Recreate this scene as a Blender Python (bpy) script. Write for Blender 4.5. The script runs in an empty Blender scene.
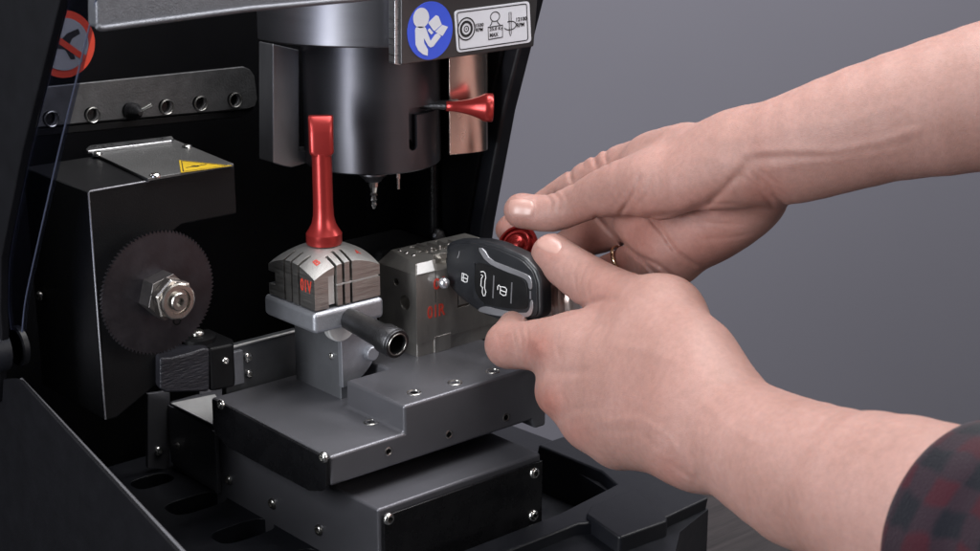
import bpy, bmesh, math, random
import numpy as np
from mathutils import Vector, Matrix
random.seed(4)
S = 0.001                                     # everything below is written in millimetres
scene = bpy.context.scene
COL = scene.collection
V = Vector

# ------------------------------------------------------------------ camera
FPX = 1685.0
PITCH, AZ = math.radians(16.7), math.radians(48.8)
fw = V((math.cos(PITCH)*math.cos(AZ), math.cos(PITCH)*math.sin(AZ), -math.sin(PITCH)))
rt = V((math.sin(AZ), -math.cos(AZ), 0.0))
up = rt.cross(fw)
CAM = V((-512.12, -721.94, 371.0))
def ray(x, y): return fw + rt*((x-490)/FPX) - up*((y-275.5)/FPX)
def W(x, y, ax, v):
    a = 'xyz'.index(ax); d = ray(x, y)
    return CAM + d*((v-CAM[a])/d[a])
def D(x, y, dep): return CAM + ray(x, y)*dep
cd = bpy.data.cameras.new('camera'); cam = bpy.data.objects.new('camera', cd); COL.objects.link(cam)
cd.sensor_width = 36; cd.lens = 36*FPX/980; cd.clip_start = 0.01; cd.clip_end = 50
m = Matrix((rt, up, -fw)).transposed().to_4x4(); m.translation = CAM*S
cam.matrix_world = m; scene.camera = cam
cd.dof.use_dof = True; cd.dof.focus_distance = 1.01; cd.dof.aperture_fstop = 16

# ------------------------------------------------------------------ materials
def mat(name, col, metal=0.0, rough=0.5, bump=0.0, bscale=400, var=0.0, vscale=30, aniso=None, sss=0, coat=0, spec=0.5, rvar=0.0, stretch=None, scratch=0):
    m = bpy.data.materials.new(name); m.use_nodes = True
    nt = m.node_tree; b = nt.nodes['Principled BSDF']; L = nt.links.new
    b.inputs['Base Color'].default_value = (*col, 1); b.inputs['Metallic'].default_value = metal
    b.inputs['Roughness'].default_value = rough; b.inputs['Specular IOR Level'].default_value = spec
    if coat: b.inputs['Coat Weight'].default_value = coat; b.inputs['Coat Roughness'].default_value = .15
    tc = nt.nodes.new('ShaderNodeTexCoord'); mp = nt.nodes.new('ShaderNodeMapping')
    L(tc.outputs['Object'], mp.inputs['Vector'])
    if stretch: mp.inputs['Scale'].default_value = stretch
    if var or rvar:
        n = nt.nodes.new('ShaderNodeTexNoise'); n.inputs['Scale'].default_value = vscale; n.inputs['Detail'].default_value = 6
        n.inputs['Roughness'].default_value = .65
        L(mp.outputs[0], n.inputs['Vector'])
        if var:
            r = nt.nodes.new('ShaderNodeMapRange'); r.inputs['From Min'].default_value = .3; r.inputs['From Max'].default_value = .7
            r.inputs['To Min'].default_value = 1-var; r.inputs['To Max'].default_value = 1+var
            L(n.outputs['Fac'], r.inputs['Value'])
            mx = nt.nodes.new('ShaderNodeMix'); mx.data_type = 'RGBA'; mx.blend_type = 'MULTIPLY'; mx.inputs['Factor'].default_value = 1
            mx.inputs['A'].default_value = (*col, 1); L(r.outputs[0], mx.inputs['B']); L(mx.outputs['Result'], b.inputs['Base Color'])
        if rvar:
            r = nt.nodes.new('ShaderNodeMapRange'); r.inputs['From Min'].default_value = .3; r.inputs['From Max'].default_value = .7
            r.inputs['To Min'].default_value = max(0, rough-rvar); r.inputs['To Max'].default_value = rough+rvar
            L(n.outputs['Fac'], r.inputs['Value']); L(r.outputs[0], b.inputs['Roughness'])
    if bump:
        n = nt.nodes.new('ShaderNodeTexNoise'); n.inputs['Scale'].default_value = bscale; n.inputs['Detail'].default_value = 4
        L(mp.outputs[0], n.inputs['Vector'])
        bp = nt.nodes.new('ShaderNodeBump'); bp.inputs['Strength'].default_value = bump; bp.inputs['Distance'].default_value = .0006
        L(n.outputs['Fac'], bp.inputs['Height']); L(bp.outputs[0], b.inputs['Normal'])
    return m

M = {}
M['black_paint'] = mat('black powder coat', (.0035, .0035, .0042), 0, .5, .2, 1500, .2, 60, spec=.2)
M['black_inner'] = mat('matt black enclosure', (.0022, .0022, .0028), 0, .75, .1, 900, .2, 40, spec=.05)
M['black_gloss'] = mat('gloss black plate', (.006, .006, .007), 0, .28, .06, 900, .2, 60, spec=.4, rvar=.08)
M['navy_plastic'] = mat('dark satin plastic', (.0045, .005, .0075), 0, .45, .15, 1800, .15, 60, spec=.36, rvar=.06)
M['casting'] = mat('rough black casting', (.020, .020, .026), .3, .42, 1.0, 420, .25, 70, stretch=(.5, .5, 2.2))
M['crackle'] = mat('grey textured steel', (.085, .085, .088), .6, .5, .45, 700, .25, 90)
M['dark_anod'] = mat('dark grey anodised aluminium', (.142, .142, .158), .6, .38, .22, 1500, .04, 50, rvar=.015)
M['box_anod'] = mat('charcoal coated steel', (.115, .115, .130), .55, .42, .22, 1500, .04, 40, rvar=.015)
M['bright_steel'] = mat('bright brushed steel', (.55, .55, .57), 1, .3, .25, 300, .1, 60, stretch=(1, 1, 12), rvar=.06)
M['housing'] = mat('brushed grey aluminium', (.17, .17, .188), .95, .37, 0, 300, .03, 160, stretch=(.12, .12, 4), rvar=.02)
M['hood'] = mat('bead blasted silver aluminium', (.17, .175, .195), .85, .48, .5, 1500, .1, 200)
M['motor_alu'] = mat('dark turned aluminium', (.095, .095, .108), .95, .38, 0, 260, .03, 160, stretch=(.1, .1, 4), rvar=.02)
M['jaw_steel'] = mat('ground jaw steel', (.40, .385, .37), 1, .40, .35, 260, .14, 80, stretch=(.5, .5, 9), rvar=.08)
M['jaw_top'] = mat('sandblasted jaw steel', (.37, .365, .36), .9, .46, .35, 1600, .08, 160)
M['jaw_dark'] = mat('oiled jaw steel', (.36, .345, .325), .9, .38, .2, 700, .10, 120, stretch=(1, 1, .25), rvar=.04)
M['blue_grey'] = mat('blue grey base steel', (.34, .35, .385), .8, .44, .3, 900, .12, 60)
M['chrome'] = mat('chrome', (.75, .74, .72), 1, .22, 0, 1, .1, 100)
M['nut_steel'] = mat('polished nut steel', (.58, .54, .50), 1, .26, 0, 1, .04, 300)
M['screw_steel'] = mat('screw steel', (.42, .41, .39), 1, .3, 0, 1, .25, 400)
M['cutter'] = mat('dark ground cutter steel', (.050, .046, .053), .9, .36, .12, 500, .2, 35, rvar=.1)
M['red_anod'] = mat('red anodised aluminium', (.33, .030, .028), .6, .30, 0, 900, .04, 120)
M['red_deep'] = mat('deep red anodised aluminium', (.22, .016, .015), .7, .26, 0, 900, .04, 120)
M['red_ink'] = mat('red engraved paint', (.42, .035, .02), 0, .5, .1, 900, .2, 300)
M['black_ink'] = mat('black print', (.006, .006, .008), 0, .5)
M['hole_black'] = mat('deep black', (.002, .002, .002), 0, .8, spec=.1)
M['sticker_white'] = mat('white sticker film', (.52, .53, .58), 0, .45, .05, 300, .04, 60)
M['sticker_blue'] = mat('blue sticker film', (.035, .075, .52), 0, .4, .05, 300, .05, 60)
M['sticker_red'] = mat('red sticker print', (.55, .045, .02), 0, .5, .05, 300, .1, 60)
M['sticker_yellow'] = mat('yellow sticker print', (.50, .33, .012), 0, .5, .05, 300, .1, 60)
M['fob_black'] = mat('satin black fob plastic', (.010, .011, .0135), 0, .36, .12, 2500, .2, 90, spec=.5, rvar=.06)
M['fob_button'] = mat('black rubber buttons', (.0045, .0045, .005), 0, .38, .1, 3000, .1, 90, spec=.35, rvar=.05)
M['fob_trim'] = mat('satin silver trim', (.50, .50, .53), .85, .28, 0, 1, .05, 60)
M['white_print'] = mat('pale print', (.7, .7, .7), 0, .5)
M['collar_steel'] = mat('stepped collar steel', (.75, .64, .60), .5, .32, 0, 1, .1, 80)  # reflected skin and extra brightness are put into this pinkish tint
M['cover_steel'] = mat('grey coated cover plate', (.10, .10, .10), .6, .5, .5, 900, .12, 60)
M['plate_alu'] = mat('grey satin plate', (.085, .082, .086), .8, .38, 0, 300, .12, 50)
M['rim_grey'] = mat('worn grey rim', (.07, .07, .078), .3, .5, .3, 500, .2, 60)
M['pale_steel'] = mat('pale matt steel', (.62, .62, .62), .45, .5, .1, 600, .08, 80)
M['black_matte'] = mat('matt black side', (.0035, .0035, .0045), 0, .62, .15, 1200, .2, 60, spec=.07)
M['hub_steel'] = mat('grey hub steel', (.22, .21, .21), 1, .34, .1, 400, .15, 100)
M['wing_alu'] = mat('satin grey side wing', (.30, .30, .32), .85, .42, 0, 300, .08, 90, stretch=(1, 1, .3), rvar=.06)
M['sticker_dimmed'] = mat('dimmed white sticker', (.26, .265, .28), 0, .5, .05, 300, .06, 60)  # white film darkened; the dimmer light behind the shield is in the colour
M['post_steel'] = mat('grey post steel', (.15, .155, .168), .6, .44, .2, 900, .12, 60)
M['highlight_rim'] = mat('painted edge highlight', (.20, .20, .22), .5, .4, 0, 1, .2, 200)  # carries the painted highlight along the block edge
M['gold'] = mat('worn gold', (.75, .55, .36), 1, .2, 0, 1, .1, 200)
M['skin_reflect_plate'] = mat('polished cover plate', (.60, .50, .45), 1, .24, 0, 300, .08, 40, rvar=.05)  # warm tint puts the hand's reflection into the base colour
M['thread_black'] = mat('blackened handle steel', (.060, .060, .064), .9, .36, .3, 900, .2, 80)
M['wall'] = mat('grey backdrop', (.180, .176, .206), 0, .8, 0, 1, .02, 1.5)

def wood():
    m = mat('dark wood table', (.020, .016, .0165), 0, .6, .3, 60, .5, 14, stretch=(1, 12, 12), spec=.3); return m
M['wood'] = wood()

def shield_mat():
    m = bpy.data.materials.new('smoked clear shield'); m.use_nodes = True; nt = m.node_tree; L = nt.links.new
    out = nt.nodes['Material Output']; nt.nodes.remove(nt.nodes['Principled BSDF'])
    tr = nt.nodes.new('ShaderNodeBsdfTransparent'); tr.inputs[0].default_value = (.62, .64, .72, 1)
    gl = nt.nodes.new('ShaderNodeBsdfGlossy'); gl.inputs['Roughness'].default_value = .12
    gl.inputs['Color'].default_value = (.45, .5, .7, 1)
    mx = nt.nodes.new('ShaderNodeMixShader'); mx.inputs[0].default_value = .09; L(tr.outputs[0], mx.inputs[1]); L(gl.outputs[0], mx.inputs[2])
    L(mx.outputs[0], out.inputs['Surface']); return m
M['shield'] = shield_mat()
M['shield_edge'] = mat('polished shield edge', (.045, .052, .085), .2, .3, 0, 1, .15, 90)

def skin_mat():
    m = bpy.data.materials.new('skin'); m.use_nodes = True; nt = m.node_tree; L = nt.links.new
    b = nt.nodes['Principled BSDF']; tc = nt.nodes.new('ShaderNodeTexCoord')
    def noise(sc, det=5, ro=.6):
        n = nt.nodes.new('ShaderNodeTexNoise'); n.inputs['Scale'].default_value = sc; n.inputs['Detail'].default_value = det
        n.inputs['Roughness'].default_value = ro; L(tc.outputs['Object'], n.inputs['Vector']); return n
    n1 = noise(28, 4); n2 = noise(260, 5, .7); n3 = noise(1500, 3, .6)
    r1 = nt.nodes.new('ShaderNodeValToRGB'); L(n1.outputs['Fac'], r1.inputs[0])
    r1.color_ramp.elements[0].position = .3; r1.color_ramp.elements[0].color = (.275, .152, .128, 1)
    r1.color_ramp.elements[1].position = .7; r1.color_ramp.elements[1].color = (.325, .187, .162, 1)
    at = nt.nodes.new('ShaderNodeAttribute'); at.attribute_name = 'redness'
    mx = nt.nodes.new('ShaderNodeMix'); mx.data_type = 'RGBA'; mx.blend_type = 'MIX'
    L(at.outputs['Fac'], mx.inputs['Factor']); L(r1.outputs[0], mx.inputs['A']); mx.inputs['B'].default_value = (.27, .092, .07, 1)
    r2 = nt.nodes.new('ShaderNodeMapRange'); r2.inputs['From Min'].default_value = .35; r2.inputs['From Max'].default_value = .65
    r2.inputs['To Min'].default_value = .91; r2.inputs['To Max'].default_value = 1.07; L(n2.outputs['Fac'], r2.inputs['Value'])
    m2 = nt.nodes.new('ShaderNodeMix'); m2.data_type = 'RGBA'; m2.blend_type = 'MULTIPLY'; m2.inputs['Factor'].default_value = 1
    L(mx.outputs['Result'], m2.inputs['A']); L(r2.outputs[0], m2.inputs['B']); L(m2.outputs['Result'], b.inputs['Base Color'])
    b.inputs['Subsurface Weight'].default_value = .25; b.inputs['Subsurface Radius'].default_value = (1, .35, .2)
    b.inputs['Subsurface Scale'].default_value = .003
    b.inputs['Roughness'].default_value = .52; b.inputs['Specular IOR Level'].default_value = .38
    vo = nt.nodes.new('ShaderNodeTexVoronoi'); vo.inputs['Scale'].default_value = 900; vo.feature = 'DISTANCE_TO_EDGE'
    L(tc.outputs['Object'], vo.inputs['Vector'])
    ad = nt.nodes.new('ShaderNodeMath'); ad.operation = 'ADD'; L(vo.outputs[0], ad.inputs[0]); L(n3.outputs['Fac'], ad.inputs[1])
    bp = nt.nodes.new('ShaderNodeBump'); bp.inputs['Strength'].default_value = .45; bp.inputs['Distance'].default_value = .0004
    L(ad.outputs[0], bp.inputs['Height']); L(bp.outputs[0], b.inputs['Normal'])
    return m
M['skin'] = skin_mat()
M['nail'] = mat('fingernail', (.37, .215, .185), 0, .34, .1, 300, .05, 200, spec=.5)

def plaid():
    m = bpy.data.materials.new('dark plaid flannel'); m.use_nodes = True; nt = m.node_tree; L = nt.links.new
    b = nt.nodes['Principled BSDF']; b.inputs['Roughness'].default_value = .9; b.inputs['Specular IOR Level'].default_value = .1
    b.inputs['Sheen Weight'].default_value = .1
    uv = nt.nodes.new('ShaderNodeUVMap'); uv.uv_map = 'UVMap'
    sp = nt.nodes.new('ShaderNodeSeparateXYZ')
    nz = nt.nodes.new('ShaderNodeTexNoise'); nz.inputs['Scale'].default_value = 10; L(uv.outputs[0], nz.inputs['Vector'])
    mxv = nt.nodes.new('ShaderNodeMix'); mxv.data_type = 'VECTOR'; mxv.inputs['Factor'].default_value = .05
    L(uv.outputs[0], mxv.inputs['A']); L(nz.outputs['Color'], mxv.inputs['B']); L(mxv.outputs['Result'], sp.inputs[0])
    def band(o, f, ph):
        a = nt.nodes.new('ShaderNodeMath'); a.operation = 'MULTIPLY_ADD'; L(o, a.inputs[0]); a.inputs[1].default_value = f; a.inputs[2].default_value = ph
        s = nt.nodes.new('ShaderNodeMath'); s.operation = 'SINE'; L(a.outputs[0], s.inputs[0])
        r = nt.nodes.new('ShaderNodeMapRange'); r.inputs['From Min'].default_value = -.35; r.inputs['From Max'].default_value = .35; L(s.outputs[0], r.inputs['Value']); return r.outputs[0]
    bx = band(sp.outputs['X'], 2*math.pi*13, 0); by = band(sp.outputs['Y'], 2*math.pi*11, .6)
    mu = nt.nodes.new('ShaderNodeMath'); mu.operation = 'MULTIPLY'; L(bx, mu.inputs[0]); L(by, mu.inputs[1])
    ad = nt.nodes.new('ShaderNodeMath'); ad.operation = 'ADD'; L(bx, ad.inputs[0]); L(by, ad.inputs[1])
    r = nt.nodes.new('ShaderNodeValToRGB'); hf = nt.nodes.new('ShaderNodeMath'); hf.operation = 'MULTIPLY'; hf.inputs[1].default_value = .5
    L(ad.outputs[0], hf.inputs[0]); L(hf.outputs[0], r.inputs[0])
    e = r.color_ramp.elements; e[0].color = (.004, .0045, .008, 1); e[1].color = (.028, .0045, .009, 1)
    k = e.new(.5); k.color = (.015, .008, .013, 1)
    L(r.outputs[0], b.inputs['Base Color'])
    wv = nt.nodes.new('ShaderNodeTexNoise'); wv.inputs['Scale'].default_value = 260; L(uv.outputs[0], wv.inputs['Vector'])
    bp = nt.nodes.new('ShaderNodeBump'); bp.inputs['Strength'].default_value = .5; bp.inputs['Distance'].default_value = .001
    L(wv.outputs['Fac'], bp.inputs['Height']); L(bp.outputs[0], b.inputs['Normal'])
    return m
M['plaid'] = plaid()

# ------------------------------------------------------------------ object helpers
ORG = {}
def empty(name, loc, parent=None):
    o = bpy.data.objects.new(name, None); COL.objects.link(o); o.empty_display_size = .02
    po = ORG[parent.name] if parent else V((0, 0, 0))
    o.location = (V(loc)-po)*S; o.parent = parent; ORG[o.name] = V(loc); return o
def tag(o, label=None, cat=None, group=None, kind=None):
    if label: o['label'] = label
    if cat: o['category'] = cat
    if group: o['group'] = group
    if kind: o['kind'] = kind
    return o
def obj(name, bm, material, parent=None, bev=0.0, smooth=35, seg=2, loc=None):
    """link a bmesh (world millimetres) as one object with its origin inside the shape"""
    me = bpy.data.meshes.new(name)
    if isinstance(bm, bpy.types.Mesh): me = bm
    else:
        bmesh.ops.recalc_face_normals(bm, faces=bm.faces) if bm.faces else None
        bm.to_mesh(me); bm.free()
    co = np.empty(len(me.vertices)*3, np.float64); me.vertices.foreach_get('co', co); co = co.reshape(-1, 3)
    c = V(loc) if loc is not None else V((co.min(0)+co.max(0))/2)
    co = (co-np.array(c))*S; me.vertices.foreach_set('co', co.ravel()); me.update()
    o = bpy.data.objects.new(name, me); COL.objects.link(o)
    po = ORG[parent.name] if parent else V((0, 0, 0))
    o.parent = parent; o.location = (c-po)*S; ORG[o.name] = c
    me.materials.clear(); me.materials.append(M[material])
    me.shade_smooth() if hasattr(me, 'shade_smooth') else None
    for p in me.polygons: p.use_smooth = True
    if smooth is not None and smooth < 170: me.set_sharp_from_angle(angle=math.radians(smooth))
    if bev:
        b = o.modifiers.new('bevel', 'BEVEL'); b.width = bev*S; b.segments = seg; b.limit_method = 'ANGLE'; b.angle_limit = math.radians(35); b.harden_normals = True
    return o
def bx(x0, x1, y0, y1, z0, z1, bm=None):
    bm = bm or bmesh.new()
    vs = [bm.verts.new((x, y, z)) for x in (x0, x1) for y in (y0, y1) for z in (z0, z1)]
    for f in ((0, 1, 3, 2), (4, 6, 7, 5), (0, 4, 5, 1), (2, 3, 7, 6), (0, 2, 6, 4), (1, 5, 7, 3)): bm.faces.new([vs[i] for i in f])
    return bm
def slab(pts, d, bm=None):
    """polygon of world points extruded by vector d"""
    bm = bm or bmesh.new(); d = V(d)
    a = [bm.verts.new(V(p)) for p in pts]; b = [bm.verts.new(V(p)+d) for p in pts]
    bm.faces.new(a); bm.faces.new(b[::-1]); n = len(a)
    for i in range(n): bm.faces.new((a[i], b[i], b[(i+1) % n], a[(i+1) % n]))
    return bm
def pslab(pix, ax, v, d, bm=None): return slab([W(x, y, ax, v) for x, y in pix], d, bm)
def frame_of(axis):
    a = V(axis).normalized(); t = V((0, 0, 1)) if abs(a.z) < .9 else V((1, 0, 0))
    e1 = t.cross(a).normalized(); e2 = a.cross(e1); return a, e1, e2
def lathe(o, axis, prof, seg=48, bm=None, mod=None, cap=True, phase=0):
    """revolve [(radius, height)...] about axis; mod(angle, i) scales the radius"""
    bm = bm or bmesh.new(); o = V(o); a, e1, e2 = frame_of(axis); rings = []
    for i, (r, h) in enumerate(prof):
        ring = []
        for k in range(seg):
            t = 2*math.pi*k/seg+phase; rr = r*(mod(t, i) if mod else 1)
            ring.append(bm.verts.new(o+a*h+(e1*math.cos(t)+e2*math.sin(t))*rr))
        rings.append(ring)
    for i in range(len(rings)-1):
        for k in range(seg):
            q = (rings[i][k], rings[i][(k+1) % seg], rings[i+1][(k+1) % seg], rings[i+1][k])
            bm.faces.new(q)
    if cap: bm.faces.new(rings[0][::-1]); bm.faces.new(rings[-1])
    return bm
def cyl(o, axis, r, h, seg=48, bm=None): return lathe(o, axis, [(r, 0), (r, h)], seg, bm)
def hexm(t, i=0):
    a = (t % (math.pi/3))-math.pi/6; return 1/math.cos(a)*.93
def cut(bm, cutters):
    """exact boolean difference, returns a fresh mesh datablock in world mm"""
    me = bpy.data.meshes.new('t'); bmesh.ops.recalc_face_normals(bm, faces=bm.faces); bm.to_mesh(me); bm.free()
    o = bpy.data.objects.new('t', me); COL.objects.link(o); tmp = [o]
    for c in cutters:
        mc = bpy.data.meshes.new('c'); bmesh.ops.recalc_face_normals(c, faces=c.faces); c.to_mesh(mc); c.free()
        oc = bpy.data.objects.new('c', mc); COL.objects.link(oc); tmp.append(oc)
        b = o.modifiers.new('b', 'BOOLEAN'); b.operation = 'DIFFERENCE'; b.solver = 'EXACT'; b.object = oc
    dg = bpy.context.evaluated_depsgraph_get(); dg.update()
    res = bpy.data.meshes.new_from_object(o.evaluated_get(dg))
    for t in tmp:
        d = t.data; bpy.data.objects.remove(t); bpy.data.meshes.remove(d)
    bb = bmesh.new(); bb.from_mesh(res); bmesh.ops.remove_doubles(bb, verts=bb.verts, dist=.01)
    bmesh.ops.dissolve_degenerate(bb, edges=bb.edges, dist=.005); bpy.data.meshes.remove(res)
    return bb
def tube(pts, r, seg=14, bm=None, cap=True):
    bm = bm or bmesh.new(); pts = [V(p) for p in pts]; n = len(pts); rr = r if isinstance(r, (list, tuple)) else [r]*n
    prev = None; rings = []
    for i in range(n):
        t = (pts[min(i+1, n-1)]-pts[max(i-1, 0)]).normalized()
        if prev is None: _, e1, _ = frame_of(t)
        else: e1 = (prev-t*prev.dot(t)).normalized()
        prev = e1; e2 = t.cross(e1)
        rings.append([bm.verts.new(pts[i]+(e1*math.cos(2*math.pi*k/seg)+e2*math.sin(2*math.pi*k/seg))*rr[i]) for k in range(seg)])
    for i in range(n-1):
        for k in range(seg): bm.faces.new((rings[i][k], rings[i][(k+1) % seg], rings[i+1][(k+1) % seg], rings[i+1][k]))
    if cap: bm.faces.new(rings[0][::-1]); bm.faces.new(rings[-1])
    return bm
def stroke(pts, w, n, h, closed=False, bm=None):
    """flat raised line of width w along world points on a surface with normal n"""
    bm = bm or bmesh.new(); n = V(n).normalized(); pts = [V(p) for p in pts]; N = len(pts); L = []; R = []
    for i in range(N):
        a = pts[(i-1) % N] if closed or i > 0 else pts[i]; b = pts[(i+1) % N] if closed or i < N-1 else pts[i]
        t = (b-a).normalized(); s = n.cross(t)*w/2
        L.append(pts[i]+s); R.append(pts[i]-s)
    rng = N if closed else N-1
    va = [[bm.verts.new(p) for p in (L[i], R[i], R[i]+n*h, L[i]+n*h)] for i in range(N)]
    for i in range(rng):
        a = va[i]; b = va[(i+1) % N]
        for k in range(4): bm.faces.new((a[k], b[k], b[(k+1) % 4], a[(k+1) % 4]))
    if not closed: bm.faces.new(va[0]); bm.faces.new(va[-1][::-1])
    return bm
def text_bm(s, width, height, o, ex, ey, depth=.12, bm=None, bold=.0):
    """lettering fitted into width x height mm, lower left at o, along ex/ey"""
    cu = bpy.data.curves.new('tx', 'FONT'); cu.body = s; cu.size = 1; cu.extrude = 0; cu.offset = bold; cu.resolution_u = 3
    t = bpy.data.objects.new('tx', cu); COL.objects.link(t); dg = bpy.context.evaluated_depsgraph_get(); dg.update()
    me = bpy.data.meshes.new_from_object(t.evaluated_get(dg)); bpy.data.objects.remove(t); bpy.data.curves.remove(cu)
    b2 = bmesh.new(); b2.from_mesh(me); bpy.data.meshes.remove(me)
    xs = [v.co.x for v in b2.verts]; ys = [v.co.y for v in b2.verts]
    x0, x1, y0, y1 = min(xs), max(xs), min(ys), max(ys); ex = V(ex).normalized(); ey = V(ey).normalized(); nn = ex.cross(ey)
    r = bmesh.ops.extrude_face_region(b2, geom=list(b2.faces)); 
    for v in [g for g in r['geom'] if isinstance(g, bmesh.types.BMVert)]: v.co.z += 1
    for v in b2.verts:
        v.co = V(o)+ex*((v.co.x-x0)/(x1-x0)*width)+ey*((v.co.y-y0)/(y1-y0)*height)+nn*(v.co.z*depth)
    if bm is None: return b2
    me = bpy.data.meshes.new('q'); b2.to_mesh(me); bm.from_mesh(me); b2.free(); bpy.data.meshes.remove(me); return bm
_screws = {}
def screw(parent, p, axis, r=3.2, material='screw_steel', name='screw', hexr=.5):
    p = V(p); axis = V(axis).normalized(); key = (round(r, 2), material, tuple(round(c, 2) for c in axis), hexr)
    if key in _screws:
        o = _screws[key].copy(); o.name = name; COL.objects.link(o); o.parent = parent
        o.location = (p-ORG[parent.name])*S; ORG[o.name] = p; return o
    h = r*.55
    prof = [(r, -.5), (r*1.0, .15*h), (r*.93, .5*h), (r*.8, .8*h), (r*.62, h), (r*hexr, h), (r*hexr*.97, .1*h), (r*.05, .0)]
    b = lathe(p, axis, prof, 24, mod=lambda t, i: hexm(t) if i >= 5 else 1)
    o = obj(name, b, material, parent, smooth=40, loc=p); _screws[key] = o; return o

X, Y, Z = V((1, 0, 0)), V((0, 1, 0)), V((0, 0, 1))
#==PARTS==
# ------------------------------------------------------------------ the setting
def plane4(pts): 
    bm = bmesh.new(); bm.faces.new([bm.verts.new(V(p)) for p in pts]); return bm
hf = V((fw.x, fw.y, 0)).normalized()
wc = CAM + hf*3000; wc.z = 0
o = obj('wall', plane4([wc-rt*4000-Z*1500, wc+rt*4000-Z*1500, wc+rt*4000+Z*3000, wc-rt*4000+Z*3000]), 'wall'); tag(o, kind='structure')
TZ = -125
tcn = W(842, 432, 'z', TZ)
tb = obj('tabletop', slab([(-900, -900, TZ), (tcn.x, -900, TZ), (tcn.x, tcn.y, TZ), (-900, tcn.y, TZ)], (0, 0, -30)), 'wood', bev=2); tag(tb, kind='structure')

# ------------------------------------------------------------------ the machine
mc = tag(empty('key_cutting_machine', (60, 60, TZ)), 'black key cutting machine with open front, toothed disc cutter, red levers and grey sliding table', 'key cutting machine')

# enclosure
side = obj('side_panel', slab([W(x, y, 'x', -134) for x, y in ((72, -20), (69, 0), (31, 150), (9.5, 256), (8.5, 308), (10, 332), (6, 400), (-60, 420), (-60, -20))], (-5, 0, 0)), 'black_matte', mc, bev=1)
sh_out = [(74, -20), (69, 0), (31, 150), (9, 256), (8, 308), (11, 330)]
sh_in = [(101, -20), (96, 0), (59, 150), (39, 238), (25, 300), (22, 332)]
shield = obj('safety_shield', slab([W(x, y, 'x', -128) for x, y in sh_out+sh_in[::-1]], (2.5, 0, 0)), 'shield', mc)
for nm, pts, w in (('shield_edge', sh_out, .42), ('shield_edge', sh_in, .42)):
    P = []
    for i in range(len(pts)-1):
        for k in range(6): P.append(V((pts[i][0]+(pts[i+1][0]-pts[i][0])*k/6, pts[i][1]+(pts[i+1][1]-pts[i][1])*k/6, 0)))
    P.append(V((*pts[-1], 0)))
    for _ in range(3): P = [P[0]]+[(P[i-1]+P[i]*2+P[i+1])/4 for i in range(1, len(P)-1)]+[P[-1]]
    obj(nm, tube([W(p.x, p.y, 'x', -128.5) for p in P], w, 8), 'shield_edge', shield, smooth=80)
hc = W(-8, 350, 'x', -140)
hk = obj('hinge_knob', lathe(hc, (-1, 0, 0), [(13, -6), (13, 3), (12, 5), (9, 5.4), (8.6, 4.2), (4, 4)], 48), 'navy_plastic', mc, smooth=40)
obj('hinge_ring', lathe(W(16, 346, 'x', -124), (-1, 0, 0), [(11.5, -3), (11.5, 0), (10.6, 1), (9.4, 1), (9.2, -3)], 48), 'navy_plastic', mc, smooth=40)
# dark walls behind and below
obj('back_wall', bx(-150, 232, 236, 244, -122, 330), 'black_inner', mc)
# right-hand frame: inner side wall and slanting front edge
p0 = W(548, -20, 'x', 222); p1 = W(545, 0, 'x', 222); p2 = W(517, 110, 'x', 222); p3 = W(496, 222, 'x', 222); p4 = W(491, 262, 'x', 222)
rw = obj('side_frame', slab([V((210, p.y, p.z)) for p in (p0, p1, p2, p3, p4)]+[V((210, p4.y-12, -60)), V((210, 236, -60)), V((210, 236, p0.z))], (12, 0, 0)), 'navy_plastic', mc, bev=2.5, seg=3)
obj('frame_lining', slab([V((209.2, p.y+12, p.z)) for p in (p0, p1, p2, p3, p4)]+[V((209.2, 236, -60)), V((209.2, 236, p0.z))], (-3, 0, 0)), 'black_inner', mc, bev=.5)
# hood
hood = obj('hood', cut(pslab([(96, -30), (96.5, 24), (99, 28.5), (104, 28.5), (250, 9), (354, 0), (540, -20), (540, -40)], 'y', -4, (0, 9, 0)), []), 'hood', mc, bev=1.6, seg=3)
obj('hood_lip', tube([W(x, y, 'y', -5) for x, y in ((97.5, 26), (100, 28), (104, 28), (175, 18.4), (250, 8.6), (354, -.6), (540, -20))], 1.5, 10), 'hood', hood, smooth=80)
# prohibition sticker on a bracket behind the shield
sc_ = W(64, 44, 'y', 150); sr = 19
stk = obj('warning_sticker', cyl(sc_, -Y, sr, .6, 64), 'sticker_red', mc)
obj('sticker_field', cyl(sc_-Y*.6, -Y, sr*.78, .25, 64), 'sticker_dimmed', stk)
def onY(c, u, v, off=0): return c+X*u+Z*v-Y*off
obj('prohibition_bar', stroke([onY(sc_, -11.5, 9, .85), onY(sc_, 11.5, -9, .85)], 3.4, -Y, .2), 'sticker_red', stk)
obj('prohibition_pictogram', slab([onY(sc_, u, v, .86) for u, v in ((-9, -1), (-3, 2), (2, 6), (9, 8), (10, 5), (5, 3), (3, 0), (6, -9), (3, -9), (0, -3), (-5, -2), (-9, -3))], -Y*.12), 'black_ink', stk)

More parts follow.
